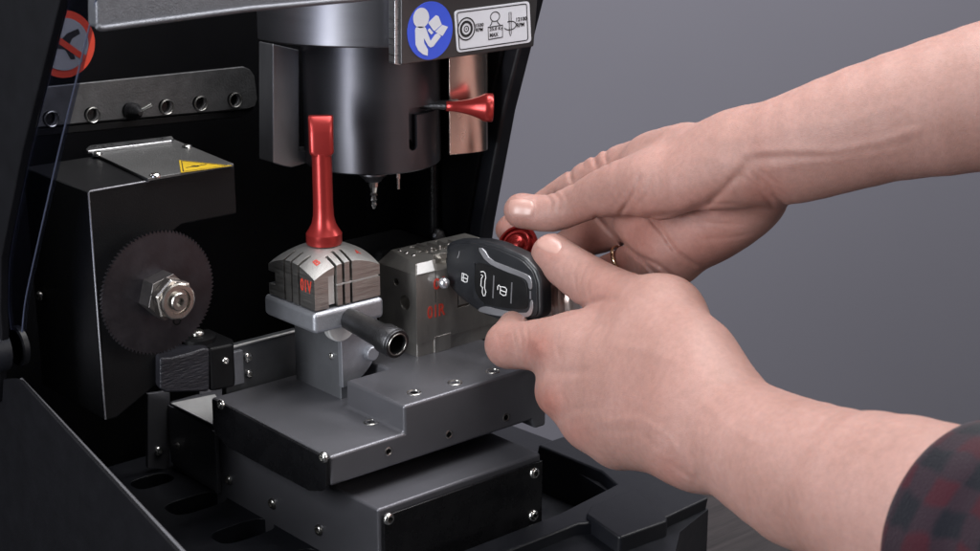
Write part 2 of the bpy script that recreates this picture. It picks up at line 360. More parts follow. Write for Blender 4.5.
# rack with holes
YR = 206
rk = pslab([(8, 78+30), (14, 136)]+[(20, 128.5), (248, 109), (255, 106), (257.5, 99), (254, 74), (249, 67.5), (244, 66.5), (70, 84), (10, 91)], 'y', YR, (0, 3, 0))
holes = [(51.5, 119), (93, 115), (131, 111), (167, 107), (201, 103.5), (235.5, 100)]
rk = cut(pslab([(6, 130), (120, 119.5), (248, 108.5), (255, 106), (257.5, 99), (254.5, 76), (250, 69.5), (244, 66.8), (70, 84.5), (6, 91)], 'y', YR, (0, 3, 0)), [cyl(W(x, y, 'y', YR-3), Y, 4.3, 12, 28) for x, y in holes])
rack = obj('tool_rack', rk, 'crackle', mc, bev=.5)
obj('shaded_rack_lip', pslab([(6, 131), (248, 109.3), (257, 104), (251, 112), (240, 117.5), (6, 140)], 'y', YR+1, (0, 14, 0)), 'black_paint', rack, bev=1)  # bent lip; the shadow below the rack is put into its black
for x, y in holes:
    obj('hole_rim', lathe(W(x, y, 'y', YR), -Y, [(5.0, -.5), (5.0, .5), (4.5, .8), (4.1, .5), (4.1, -2)], 28, cap=False), 'screw_steel', rack)
    obj('hole_plug', cyl(W(x, y, 'y', YR+2.4), Y, 4.6, 1, 24), 'black_gloss', rack)
kp = W(131, 111, 'y', YR)
obj('stored_bit', lathe(kp, (-.1, -1, .05), [(5.6, 0), (5.6, 4), (4.8, 7), (2.5, 12), (1.2, 14)], 24), 'black_gloss', rack, smooth=40)
obj('stored_bit', tube([kp+V((2, -8, 1)), kp+V((8, -12, 5))], 1.5, 12), 'screw_steel', rack)

# motor block
YM = 100
TLc = W(88, 190, 'y', YM); TRc = W(235, 167, 'y', YM); zt = (TLc.z+TRc.z)/2
blk = slab([V((TLc.x, YM, zt)), V((TRc.x, YM, zt)), V((TRc.x, YM, zt-29)), V((-28, YM, zt-29)), V((-42, YM, zt-36)), V((-46, YM, zt-60)), V((-46, YM, 30)), V((TLc.x+8, YM, 14)), V((TLc.x+1, YM, 14))], (0, 78, 0))
mb = obj('motor_block', blk, 'black_paint', mc, bev=1.1)
obj('edge_highlight', tube([V((TLc.x+1, YM+.2, 15)), V((TLc.x+.3, YM+.2, zt-1)), V((TLc.x+1.2, YM+.2, zt-.2)), V((TLc.x+38, YM+.2, zt-.2))], .55, 8), 'highlight_rim', mb, smooth=80)  # thin pale tube draws the edge's bevel highlight as colour
cpz = zt+.3
cp = obj('cover_plate', slab([V((W(x, y, 'z', cpz))) for x, y in ((86, 152), (172, 141), (234, 166.5), (148, 181.5))], (0, 0, 1.8)), 'cover_steel', mb, bev=.4)
obj('bright_end_bar', slab([W(x, y, 'z', zt+2) for x, y in ((86, 152), (90, 148.5), (172, 139), (174, 141.5), (172, 143.5), (88, 154))], (0, 0, 2)), 'bright_steel', mb, bev=.5)
for x, y in ((97.5, 154.5), (187, 147.5), (155, 176)): screw(mb, W(x, y, 'z', zt+2), Z, 3.3, 'chrome')
wl = [W(x, y, 'z', zt+2.15) for x, y in ((179, 160.5), (232, 165.8), (181, 172.8))]
lb = obj('warning_label', slab(wl, (0, 0, .25)), 'sticker_yellow', mc)
c3 = (wl[0]+wl[1]+wl[2])/3
obj('warning_border', stroke([c3+(p-c3)*.86+Z*.27 for p in wl], 1.1, Z, .1, True), 'black_ink', lb)
obj('hazard_symbol', lathe(c3+Z*.27-X*1.5, Z, [(2.6, 0), (2.6, .12)], 24, mod=lambda t, i: 1 if int(t/(math.pi/12)) % 2 else .45), 'black_ink', lb)
obj('hazard_symbol', stroke([c3+Z*.3-X*7.5, c3+Z*.3+X*6], 1.0, Z, .1), 'black_ink', lb)
screw(mb, W(40, 296, 'x', TLc.x-1), -X, 3.0)

# cutter disc
cc = V((-56.6, 82, 89.5)); N = 90; Rb = 36.2
bmc = bmesh.new(); rim = []
for k in range(N):
    t = 2*math.pi*k/N
    for rr, dt in ((Rb-1.7, 0), (Rb, .012)): rim.append((rr, t+dt))
def ring(y, sc=1.0): return [bmc.verts.new(cc+V((math.cos(t)*r*sc, y, -math.sin(t)*r*sc))) for r, t in rim]
a = ring(-.8); b = ring(.8); n = len(a); 
for i in range(n): bmc.faces.new((a[i], b[i], b[(i+1) % n], a[(i+1) % n]))
inn = [bmc.verts.new(cc+V((math.cos(t)*8, -1.0, -math.sin(t)*8))) for r, t in rim]; inb = [bmc.verts.new(cc+V((math.cos(t)*8, 1.0, -math.sin(t)*8))) for r, t in rim]
md = [bmc.verts.new(cc+V((math.cos(t)*33.2, -.8, -math.sin(t)*33.2))) for r, t in rim]; m2 = [bmc.verts.new(cc+V((math.cos(t)*29, -1.3, -math.sin(t)*29))) for r, t in rim]
for i in range(n):
    j = (i+1) % n
    bmc.faces.new((a[i], a[j], md[j], md[i])); bmc.faces.new((md[i], md[j], m2[j], m2[i])); bmc.faces.new((m2[i], m2[j], inn[j], inn[i])); bmc.faces.new((b[i], b[j], inb[j], inb[i])); bmc.faces.new((inn[i], inn[j], inb[j], inb[i]))
cut_ = obj('cutter_disc', bmc, 'cutter', mc, smooth=20)
obj('drive_shaft', cyl(cc+Y*.6, Y, 9, 20, 32), 'black_gloss', cut_)
hexp = [(11.2, 0), (11.2, 12), (10.4, 13)]
obj('hex_hub', lathe(cc-Y*.6, -Y, [(13.4, 0), (13.4, 11.5)], 6, phase=.25), 'hub_steel', cut_, bev=.2, smooth=20)
nt_ = obj('hex_nut', lathe(cc-Y*12.4, -Y, [(12.0, 0), (12.6, .8), (12.6, 6), (11.6, 7.2)], 6, phase=.7), 'nut_steel', cut_, bev=.25, smooth=20)
obj('nut_collar', lathe(cc-Y*19.4, -Y, [(10.4, 0), (10.4, 2.6), (9.6, 3.2), (7.4, 3.2), (7.0, 1.8), (4, 1.8)], 48), 'nut_steel', cut_)
obj('spindle_screw', lathe(cc-Y*21, -Y, [(5.2, 0), (5.2, 2.4), (4.7, 3), (2.6, 3), (2.3, 0), (.3, 0)], 36, mod=lambda t, i: hexm(t) if i >= 3 else 1), 'screw_steel', cut_)
obj('pin_hole', lathe(cc+V((10.5, -1.5, -18.5)), -Y, [(2.6, -.6), (2.7, .2), (2.1, .3), (2.0, -.3), (.1, -.4)], 24), 'hole_black', cut_)

# black cast arm
zA = 16; yA = 92
ap = [W(160, 358, 'y', yA), W(160, 389.5, 'y', yA), W(166, 393, 'y', yA), W(206, 392, 'y', yA), W(210, 391, 'y', yA), W(210, 348.5, 'y', yA), W(203, 348.5, 'y', yA), W(190, 353, 'y', yA), W(172, 357.5, 'y', yA)]
arm = obj('cast_guard_arm', slab(ap, (8, 34, 0)), 'casting', mc, bev=1.6, seg=3)
e0 = ap[5]; e1_ = ap[3]
eb = slab([V((e0.x-.5, yA, e0.z)), V((e0.x+14, yA-3, e0.z+.5)), V((e0.x+20, yA+6, e0.z)), V((e0.x+20, yA+34, e0.z)), V((e0.x-.5, yA+34, e0.z))], (0, 0, -(e0.z-e1_.z)-1))
endb = obj('arm_end_block', eb, 'black_paint', arm, bev=1.8, seg=3)
screw(arm, V((e0.x+8.5, yA-2.6, e0.z-9)), (-.2, -1, 0), 2.2, 'chrome')
obj('arm_flange', lathe(V((e0.x+2, yA+17, e0.z)), Z, [(11, 0), (11, 3), (9.5, 3.6), (3, 3.8)], 36), 'black_paint', arm)
screw(arm, V((e0.x+2, yA+17, e0.z+4.5)), Z, 4.2, 'screw_steel')

# spindle head
SC = 1.045; SY = 130; a0_ = W(373, 160, 'y', SY); F0 = 44.0; ax_ = V((a0_.x, SY, 0)); zb0 = a0_.z; CX = a0_.x; 
def arcpts(R, a0, a1, n, z): return [V((ax_.x+math.cos(math.radians(a0+(a1-a0)*i/n))*R, ax_.y+math.sin(math.radians(a0+(a1-a0)*i/n))*R, z)) for i in range(n+1)]
z0 = W(264, 41, 'y', SY).z
sp = arcpts(80, 180, 300, 30, z0)+[V((CX+96, SY+40, z0)), V((CX-80, SY+8, z0))]
head = obj('spindle_housing', slab(sp, (0, 0, 70)), 'housing', mc, bev=1.2, smooth=30)
fp = obj('front_plate', slab([W(401.5, 65, 'y', F0), W(534, 46.5, 'y', F0), W(540, -30, 'y', F0), W(401.5, -30, 'y', F0)], (0, 5, 0)), 'plate_alu', head, bev=.9)
obj('plate_flange', slab([W(395, 64.2, 'y', F0+2.5), W(401, 65.2, 'y', F0+2.5), W(401, -20, 'y', F0+2.5), W(395, -20, 'y', F0+2.5)], (0, 6, 0)), 'bright_steel', head, bev=.5)
# round manual sticker (person reading a book)
def FP(x, y, off=0): return W(x, y, 'y', F0-off)
c0 = FP(430, 30.5, .1)
man = obj('manual_sticker', lathe(c0, -Y, [(17.0, -.1), (17.0, .3)], 64), 'sticker_blue', mc)
sx = 140/976.
def zp(pts, off=.46): return [FP(400+x*sx, y*sx, off) for x, y in pts]
pic = bmesh.new()
slab(zp([(105, 205), (112, 190), (128, 183), (165, 185), (178, 192), (212, 285), (245, 240), (262, 232), (285, 252), (232, 322), (212, 330), (196, 318), (165, 262), (168, 300), (194, 345), (192, 388), (160, 378), (128, 352), (108, 310)]), -Y*.15, pic)
hd = FP(400+147*sx, 124*sx, .46)
lathe(hd, -Y, [(5.9, 0), (5.9, .15)], 32, pic)
slab(zp([(196, 158), (250, 105), (268, 112), (290, 170), (240, 215), (230, 208)]), -Y*.15, pic)
slab(zp([(294, 172), (334, 186), (296, 250), (275, 240), (245, 220)]), -Y*.15, pic)
slab(zp([(192, 212), (205, 196), (232, 226), (218, 240)]), -Y*.15, pic)
obj('manual_pictogram', pic, 'sticker_white', man)
# rating plate
def rr(pts_px, k=4):  # rounded quad in picture-plane pixels
    out = []
    n = len(pts_px)
    for i in range(n):
        p = V((*pts_px[i], 0)); a = V((*pts_px[i-1], 0)); b = V((*pts_px[(i+1) % n], 0)); da = (a-p).normalized()*k; db = (b-p).normalized()*k
        for j in range(6):
            t = j/5; q = (p+da)*(1-t)**2+p*2*t*(1-t)+(p+db)*t*t; out.append((q.x, q.y))
    return out
spec = obj('rating_sticker', slab([FP(x, y, .05) for x, y in rr([(454, 10.5), (529, 0.8), (531, 42), (457, 52.5)], 4)], -Y*.35), 'sticker_white', mc)
obj('rating_border', stroke([FP(x, y, .42) for x, y in rr([(457, 12.6), (526.5, 3.6), (528, 40), (459.5, 49.8)], 2.5)], .62, -Y, .1, True), 'black_ink', spec)
ink = bmesh.new()
cA = FP(466.3, 28.8, .42)
def annul(c, r0, r1): 
    lathe(c, -Y, [(r1, 0), (r1, .12), (r0, .12), (r0, 0)], 40, ink, cap=False)
annul(cA, 6.2, 7.0); annul(cA, 3.4, 5.0); annul(cA, 1.4, 2.0); lathe(cA, -Y, [(.5, 0), (.5, .12)], 12, ink)
wB = [FP(488, 27.2, .42), FP(502.5, 25, .42), FP(502.5, 37, .42), FP(488.5, 39.5, .42)]; stroke(wB, .7, -Y, .1, True, ink)
annulc = FP(495, 16.5, .42)
stroke([annulc+V((math.cos(t)*3.7, 0, math.sin(t)*2.9)) for t in [i*math.pi/10 for i in range(20)]], .55, -Y, .1, True, ink)
stroke([FP(492, 21, .42), FP(491.5, 23.5, .42), FP(490, 25.8, .42)], .6, -Y, .1, False, ink); stroke([FP(497, 20.5, .42), FP(498, 23, .42), FP(500, 24.6, .42)], .6, -Y, .1, False, ink)
stroke([FP(509, 12.2, .42), FP(511, 12, .42), FP(511.3, 33, .42), FP(510.4, 36, .42), FP(509.4, 33, .42)], .45, -Y, .1, True, ink)
eC = FP(510, 24.8, .42)
stroke([eC+V((math.cos(t)*5, 0, math.sin(t)*2.6-.4)) for t in [-2.7+i*4.7/18 for i in range(19)]], .6, -Y, .1, False, ink)
for s, x, y, w, h in (('1500', 475.6, 27.2, 6.3, 2.2), ('RPM', 475.8, 31.8, 5.6, 2.2), ('25.0 Kg', 489.6, 32.0, 10.6, 2.6), ('MAX', 489.8, 37.2, 6.8, 2.4), ('12100', 516.3, 21.6, 8.6, 2.5), ('RPM', 516.6, 27.2, 6.2, 2.5)):
    text_bm(s, w, h, FP(x, y, .42), X, Z, .12, ink, bold=.02)
obj('rating_print', ink, 'black_ink', spec)

# lower cylinder of the spindle, slot and locking lever
cb = lathe(V((CX, SY, zb0)), Z, [(43, 0), (44, 1), (44, 82)], 96)
ang = math.atan2(-36, 10)
def radial(a, r, z): return V((CX+math.cos(a)*r, SY+math.sin(a)*r, z))
pS = W(409, 107, 'y', SY-40); aS = math.atan2(pS.y-SY, pS.x-CX)
zS0 = W(417, 145, 'y', SY-37).z; zS1 = pS.z
def slotbox(a, wdt, z0, z1):
    t = V((-math.sin(a), math.cos(a), 0)); c = radial(a, 39, 0); rdir = V((math.cos(a), math.sin(a), 0))
    return slab([c-t*wdt+Z*z0, c+t*wdt+Z*z0, c+t*wdt+Z*z1, c-t*wdt+Z*z1], rdir*12)
body = cut(cb, [slotbox(aS, 3.2, zS0+2, zS1), cyl(radial(aS, 38, zS0+2), V((math.cos(aS), math.sin(aS), 0)), 3.2, 14, 20)]+[slotbox(aS+.09*k, 2.6, zS1-5.0, zS1+.001*k) for k in range(0, 9)])
cylo = obj('spindle_body', body, 'motor_alu', mc, smooth=30)
obj('slot_lining', cyl(V((CX, SY, zb0+4)), Z, 38.5, 60, 64), 'hole_black', cylo)
ldir = V((.90, -.43, -.02)).normalized()
q0 = W(424, 105.5, 'y', SY-38)
lv = obj('lock_pin', lathe(q0, ldir, [(2.0, -5), (2.0, 8), (3.0, 10), (3.2, 22)], 24), 'thread_black', cylo)
q1 = W(446, 106, 'y', SY-48); kd = (D(486, 107.5, (q1-CAM).dot(fw)+2)-D(446, 106, (q1-CAM).dot(fw))); kl = kd.length
lk = obj('locking_knob', lathe(D(446, 106, (q1-CAM).dot(fw)), kd, [(2.6, 0), (3.2, .5), (3.3, kl*.2), (4.0, kl*.4), (5.2, kl*.62), (7.0, kl*.82), (8.6, kl*.95), (9.0, kl), (9.0, kl+3.8), (8.3, kl+4.4), (3, kl+4.2)], 72, mod=lambda t, i: 1+.012*math.sin(t*36) if i in (7, 8) else 1), 'red_anod', cylo, smooth=50)
obj('lock_pin', tube([q0, D(447, 106, (q1-CAM).dot(fw))], [2.0, 2.6], 16), 'thread_black', cylo)
# side wing of the head
obj('side_wing', pslab([(273, 44), (299.5, 50), (299.5, 151), (317, 150), (317, 160), (292, 167.5), (285, 166.5), (273, 163)], 'y', 150, (0, 16, 0)), 'bright_steel', mc, bev=.8).data.materials[0] = M['wing_alu']
# curved polished plate right of the spindle
cpb = bmesh.new(); A = W(449, 57, 'y', 92); B = W(494, 55, 'y', 86); ch = B-A; ch.z = 0
rows = []
for i in range(15):
    t = i/14; p = A+ch*t; off = -math.sin(t*math.pi)*2.5 - (6*(1-math.cos(max(0, t-.75)*2*math.pi)) * -1 if t > .75 else 0)
    rows.append(p+Y*off)
sl = [V((p.x, p.y, 202)) for p in rows]; 
zb = W(449, 155, 'y', 92).z
outer = sl+[p+V((2, 4, 0)) for p in sl[::-1]]
slab(outer, Z*(zb-202), cpb)
obj('curved_cover', cpb, 'skin_reflect_plate', mc, bev=.4, smooth=30)
# collet and drill
dz = V((CX, SY, zb0))
col = obj('collet_chuck', lathe(dz+Z*1, -Z, [(9, 0), (9, 6), (10, 7), (10, 10), (5.6, 14), (5.2, 15)], 48), 'housing', mc)
obj('drill_bit', lathe(dz-Z*10.5, -Z, [(3.2, 0), (3.2, 7), (2.7, 7.4), (2.0, 11), (2.9, 12.5), (1.7, 14.2), (2.5, 15.8), (1.5, 17.4), (2.1, 19), (.8, 22)], 10, phase=.3), 'chrome', col, smooth=30)
tp = W(398, 163, 'y', 106)
trc = obj('tracer_holder', lathe(tp+Z*8, -Z, [(4.6, 0), (4.6, 9), (3.6, 10)], 32), 'motor_alu', mc)
obj('tracer_pin', lathe(tp-Z*1, -Z, [(2.4, 0), (2.4, 4), (1.5, 4.6), (1.5, 9), (1.1, 9.4), (1.0, 16)], 20), 'chrome', trc)
# rods at the back
for x, xb, yb in ((433, 434, 232), (456, 457, 236)):
    top = W(x, 150, 'y', 150); bot = W(xb, yb, 'y', 150); top = V((bot.x, 150, 226))
    rd = obj('guide_rod', cyl(bot, top-bot, 3.2, (top-bot).length, 24), 'black_gloss', mc)
    obj('rod_foot', lathe(bot+V((0, -4, -2)), (-.2, -1, .2), [(5, 0), (5, 3), (3.6, 4.2), (1.5, 4.4)], 24), 'thread_black', rd)
obj('back_bellows', bx(150, 208, 150, 200, 10, 58), 'black_paint', mc, bev=8, seg=4)

# sliding table
t0 = 0.0
prof = [(0, -18.3), (0, -1), (51.3, -1)]
tpf = [V((0, 0, -18.4)), V((0, 0, 0)), V((53.6, 0, 0)), V((53.6, 0, 17)), V((167, 0, 17)), V((167, 0, -25)), V((158, 0, -25)), V((154, 0, -18.4))]
tbl = obj('sliding_table', cut(slab(tpf, (0, 125, 0)), [slab([V((40, 57, 0)), V((86, 57, 0)), V((86, 130, 0)), V((40, 130, 0))], (0, 0, 40))]), 'dark_anod', mc, bev=2.0, seg=4, smooth=30)
obj('table_end_cap', pslab([(215.5, 398), (215.5, 424), (219, 434), (230, 446), (312, 490), (324, 490.5), (329, 487), (329.5, 458.5)], 'x', -.8, (-2.2, 0, 0)), 'black_gloss', tbl, bev=.4)
for x, y in ((221, 404.5), (323.5, 457.5)): screw(tbl, W(x, y, 'x', -3), -X, 3.4, 'chrome')
for x, y in ((388.5, 451.5), (449, 434.5), (506, 417.5)):
    obj('side_hole', lathe(W(x, y, 'y', 0), -Y, [(2.7, -.5), (2.7, .15), (2.2, .35), (1.7, .1), (1.6, -.4)], 28, cap=False), 'screw_steel', tbl); obj('side_hole', cyl(W(x, y, 'y', -.05), -Y, 1.75, .05, 20), 'hole_black', tbl)
for x, y, z in ((371, 422, 0), (414, 392.5, 17), (455, 382.5, 17), (493, 371, 17)):
    p = W(x, y, 'z', z+.15)
    obj('bolt_hole', lathe(p, Z, [(4.6, -1), (4.6, 0), (4.2, .35), (3.6, .2), (3.4, -.5), (2.4, -.4), (2.2, -1)], 32), 'screw_steel', tbl)
    obj('bolt_hole', cyl(p-Z*.25, Z, 2.3, .1, 16), 'hole_black', tbl)
# rails behind
obj('rear_rail', bx(16, 72, 132, 138, -20, 26.5), 'post_steel', mc, bev=.8)
obj('rail_highlight', tube([V((17, 132, 26)), V((71, 132, 26))], .9, 10), 'pale_steel', mc, smooth=80)  # pale tube paints the highlight on the rail's top edge
rrp = obj('rail_bracket', bx(-6, 27, 128, 131.6, 2, 24), 'blue_grey', mc, bev=.5)
screw(rrp, W(248, 357.5, 'y', 131.5), -Y, 3.4, 'chrome'); screw(rrp, W(249, 374, 'y', 131.5), -Y, 3.0, 'chrome')

# lower carriage box
lx = 18
lbx = slab([V((lx, -20, -31)), V((lx, 208, -31)), V((lx, 208, -112)), V((lx, -20, -112))], (126, 0, 0))
low = obj('lower_carriage', lbx, 'box_anod', mc, bev=1.9, seg=4)
fpl = obj('carriage_front_cover', slab([V((lx+2.2, -20.6, -35)), V((143, -20.6, -35)), V((143, -20.6, -112)), V((lx+2.2, -20.6, -112))], (0, -2, 0)), 'black_gloss', low, bev=.5)
for x, y in ((388.5, 519), (534, 473), (533, 515.5)): screw(low, W(x, y, 'y', -22.4), -Y, 3.7, 'chrome')
for x, y in ((229, 480), (272.5, 503.5), (319, 530)): screw(low, W(x, y, 'x', lx-.3), -X, 3.5, 'screw_steel')
obj('lit_box_top', slab([W(171, 404.5, 'z', -30.5), W(215, 395.5, 'z', -30.5), W(232, 420, 'z', -30.5), W(216, 427, 'z', -30.5)], (0, 0, 1)), 'pale_steel', low, bev=.2)  # pale patch paints the bright reflection on the box's top face
pe = obj('end_bracket', slab([W(148, 394, 'y', 208), W(170, 391, 'y', 208), W(170, 470, 'y', 208), W(148, 468, 'y', 208)], (0, 3, 0)), 'dark_anod', low, bev=.4)
screw(pe, W(158.5, 451, 'y', 207.5), -Y, 3.2, 'chrome'); 
ib = obj('inner_bracket', bx(lx-1.6, lx-.3, 150, 207, -74, -33), 'dark_anod', low, bev=.3); screw(ib, W(178, 446, 'x', lx-1.8), -X, 2.4)
obj('bracket_rib', bx(lx-3.6, lx-.4, 146, 149.5, -76, -33), 'dark_anod', low, bev=.4)

# base with moulded tray
bz = -78
basebm = slab([V((-124, 236, bz)), V((-124, -120, bz)), V((155, -120, bz)), V((200, -86, bz)), V((238.5, -75, bz)), V((243, 60, bz)), V((232, 236, bz))], (0, 0, -46))
def pocket(c, a, b, rot=0, d=30):
    a_, e1, e2 = V((0, 0, 1)), V((math.cos(rot), math.sin(rot), 0)), V((-math.sin(rot), math.cos(rot), 0))
    pts = []
    for k in range(32):
        t = 2*math.pi*k/32; cx = math.copysign(abs(math.cos(t))**.6, math.cos(t)); sy = math.copysign(abs(math.sin(t))**.6, math.sin(t))
        pts.append(c+e1*a*cx+e2*b*sy)
    return slab([p+Z*6 for p in pts], (0, 0, -d))
pk = [pocket(W(x, y, 'z', bz), a, b) for x, y, a, b in ((152, 481, 14, 9), (196, 503, 20, 11), (243, 531, 20, 11), (292, 562, 20, 11))]
basebm = cut(basebm, pk+[slab([V((150, 150, bz+8)), V((150, -22, bz+8)), V((206, -32, bz+8)), V((216, 20, bz+8)), V((216, 150, bz+8))], (0, 0, -32))])
base = obj('base_tray', basebm, 'navy_plastic', mc, bev=1.6, seg=3)
# slanted rim (diagonal bar at lower left)
obj('base_side_wall', slab([W(18, 378, 'x', -134), W(24, 380, 'x', -134), W(185, 555, 'x', -134), W(260, 640, 'x', -134), W(-60, 640, 'x', -134), W(-60, 380, 'x', -134)], (-2.2, 0, 0)), 'black_matte', mc, bev=.6)
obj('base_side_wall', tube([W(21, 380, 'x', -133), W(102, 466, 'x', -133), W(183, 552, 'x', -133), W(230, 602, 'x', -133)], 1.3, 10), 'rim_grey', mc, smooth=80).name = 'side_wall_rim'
# raised deck at the right front corner
dk = [W(x, y, 'z', -70) for x, y in ((709, 497), (686, 474), (612, 452), (560, 436), (552, 442), (640, 480), (650, 497), (667, 517))]
dk = [V((238.5, -75, -70)), V((243, -38, -70)), V((240, 60, -70)), V((216, 60, -70)), V((217, 0, -70)), V((209, -22, -70)), V((150, -30, -70)), V((12, -30, -70)), V((12, -48, -70)), V((150, -48, -70)), V((197, -77.5, -70))]
deck = obj('front_deck', slab(dk, (-5, 6, -54)), 'navy_plastic', base, bev=1.6, seg=3)
cbk = [W(x, y, 'z', -67) for x, y in ((586, 514), (591, 506), (632, 489), (638, 489.5), (668, 518), (666, 521), (621, 537), (617, 536))]
obj('corner_block', slab(cbk, (2, 3, -56)), 'navy_plastic', base, bev=1.6, seg=3)
obj('front_step', slab([V((-60, -60, -84)), V((150, -60, -84)), V((150, -70, -84)), V((-60, -70, -84))], (0, 0, -40)), 'black_paint', base, bev=2)

# ------------------------------------------------------------------ left clamp
lc = tag(empty('key_clamp', (60, 84, 0)), 'pale steel key clamp with slotted jaw under the tall red lever', 'clamp', 'key clamps on the sliding table')
post = obj('clamp_post', bx(59, 69, 69.5, 118, -4, 50), 'post_steel', lc, bev=.8)
screw(post, W(332, 356, 'x', 59), -X, 2.4, 'chrome')
hp = [V((57.8, 66, 36))]+[V((58+math.sin(t)*29, 66, 37.5-math.cos(t)*29)) for t in [i*math.pi/28 for i in range(0, 25)]]
obj('pivot_disc', slab(hp[1:]+[V((57.6, 66, 50))], (0, 4, 0)), 'blue_grey', lc, bev=.5, smooth=30)
dh = obj('dial_screw', lathe(W(371, 353, 'y', 64), -Y, [(4.6, -3), (4.6, 2), (4.0, 2.6), (2, 2.6)], 24), 'blue_grey', lc)
bl = cut(slab([V((33, 58, 50)), V((85, 58, 50)), V((85, 112, 50)), V((33, 112, 50))], (0, 0, 13.4)), [])
obj('clamp_base', bl, 'blue_grey', lc, bev=3, seg=3)
# jaw with a shallow conical top cut by the sides
jx0, jx1, jy0, jy1 = 35, 83.5, 60, 108
jc = V((60, 84)); nx = 28; jb = bmesh.new(); gt = []
ZT0, ZT1, ZT2 = 98.0, .10, .0095
def ztop(x, y): 
    r = math.hypot(x-jc.x, y-jc.y); return ZT0-ZT1*r-ZT2*r*r
for i in range(nx+1):
    row = []
    for j in range(nx+1):
        x = jx0+(jx1-jx0)*i/nx; y = jy0+(jy1-jy0)*j/nx; row.append(jb.verts.new((x, y, ztop(x, y))))
    gt.append(row)
for i in range(nx):
    for j in range(nx): jb.faces.new((gt[i][j], gt[i+1][j], gt[i+1][j+1], gt[i][j+1]))
zb_ = 64.2
def skirt(top):
    bot = [jb.verts.new((v.co.x, v.co.y, zb_)) for v in top]
    for k in range(len(top)-1): jb.faces.new((top[k], top[k+1], bot[k+1], bot[k]))
    return bot
edge = [gt[i][0] for i in range(nx+1)]+[gt[nx][j] for j in range(1, nx+1)]+[gt[i][nx] for i in range(nx-1, -1, -1)]+[gt[0][j] for j in range(nx-1, 0, -1)]
bot = [jb.verts.new((v.co.x, v.co.y, zb_)) for v in edge]
for k in range(len(edge)): jb.faces.new((edge[k], edge[(k+1) % len(edge)], bot[(k+1) % len(edge)], bot[k]))
jb.faces.new(bot)
cuts = []
for px_ in (346.5-2, 342-2+9.5-.5, 0): pass
for xx, dy in ((50.5, 9), (56.2, 11), (61.8, 11)): cuts.append(bx(xx-.95, xx+.95, jy0-2, jy0+dy, 50, 120))
for yy, dx in ((76, 9), (83.5, 9), (91, 9)): cuts.append(bx(jx0-2, jx0+dx, yy-.9, yy+.9, 50, 120))
zg = 77.2
cuts.append(bx(47, 90, jy0-2, jy0+7, zg-.6, zg+.6))
cuts.append(bx(jx0-3, jx0+7, 101, 112, 71, 79))
cuts.append(bx(45, 51.5, jy0-2, jy0+6.2, 62, ztop(47, 60)-4.4))
jaw = obj('jaw', cut(jb, cuts), 'jaw_steel', lc, bev=.35, seg=1, smooth=20)
# sandblasted top: faces looking up take the finer finish
jaw.data.materials.append(M['jaw_top'])
for p in jaw.data.polygons:
    if p.normal.z > .5: p.material_index = 1
obj('jaw_plug', bx(46, 51, jy0+2.2, jy0+6, 65, 85), 'pale_steel', lc, bev=.5)
obj('jaw_insert', bx(52, 83, jy0+1.2, jy0+6.5, zg-1.0, zg+.2), 'pale_steel', lc, bev=.1)  # pale insert; the brightness of the lit groove is put into its colour
txt = text_bm('01V', 11.5, 8, V((jx0-.05, 74.2, 74)), -Y, Z, .12, bold=.025)
obj('jaw_marking', txt, 'red_ink', jaw)
def onTop(s, x, y, w):
    zc = ztop(x, y); gx = (ztop(x+.5, y)-ztop(x-.5, y)); gy = (ztop(x, y+.5)-ztop(x, y-.5)); e1 = V((1, 0, gx)).normalized(); e2 = V((0, 1, gy)).normalized()
    return text_bm(s, w, w*1.25, V((x, y, zc+.12)), e1, e2, .15, bold=.02)
obj('jaw_marking', onTop('B', 41.5, 66.5, 3.6), 'red_ink', jaw); obj('jaw_marking', onTop('A', 71, 66, 3.2), 'red_ink', jaw)
# hex handle sticking out at the front
h0 = V((58.5, 64, 55.5)); h1 = W(397.5, 344.5, 'x', 60); hd_ = (h1-h0); hl = hd_.length
obj('handle_collar', lathe(h0+V((-2.5, 1, -5)), -Y, [(10.5, -2), (10.5, 2.2), (9.8, 3), (4.5, 3)], 40), 'pale_steel', lc)
hdl = obj('clamp_handle', lathe(h0, hd_, [(5, -2), (5, 3), (6.6, 4.5), (7.4, hl*.6), (7.4, hl-14), (8.4, hl-13), (8.9, hl-1), (8.5, hl), (5.9, hl), (5.6, hl-12), (.2, hl-12)], 48, mod=lambda t, i: hexm(t)*1.02 if i >= 9 else 1), 'thread_black', lc, smooth=35)
obj('handle_knurl', lathe(h0+hd_.normalized()*(hl-11.5), hd_, [(8.75, 0), (9.05, .4), (9.15, 9), (8.9, 9.4)], 90, mod=lambda t, i: 1+.012*math.sin(t*45), cap=False), 'thread_black', hdl)
obj('socket_rim', lathe(h0+hd_.normalized()*(hl+.05), hd_, [(7.0, -.3), (6.8, .3), (6.3, .3), (6.1, -.3)], 48, cap=False), 'screw_steel', hdl)
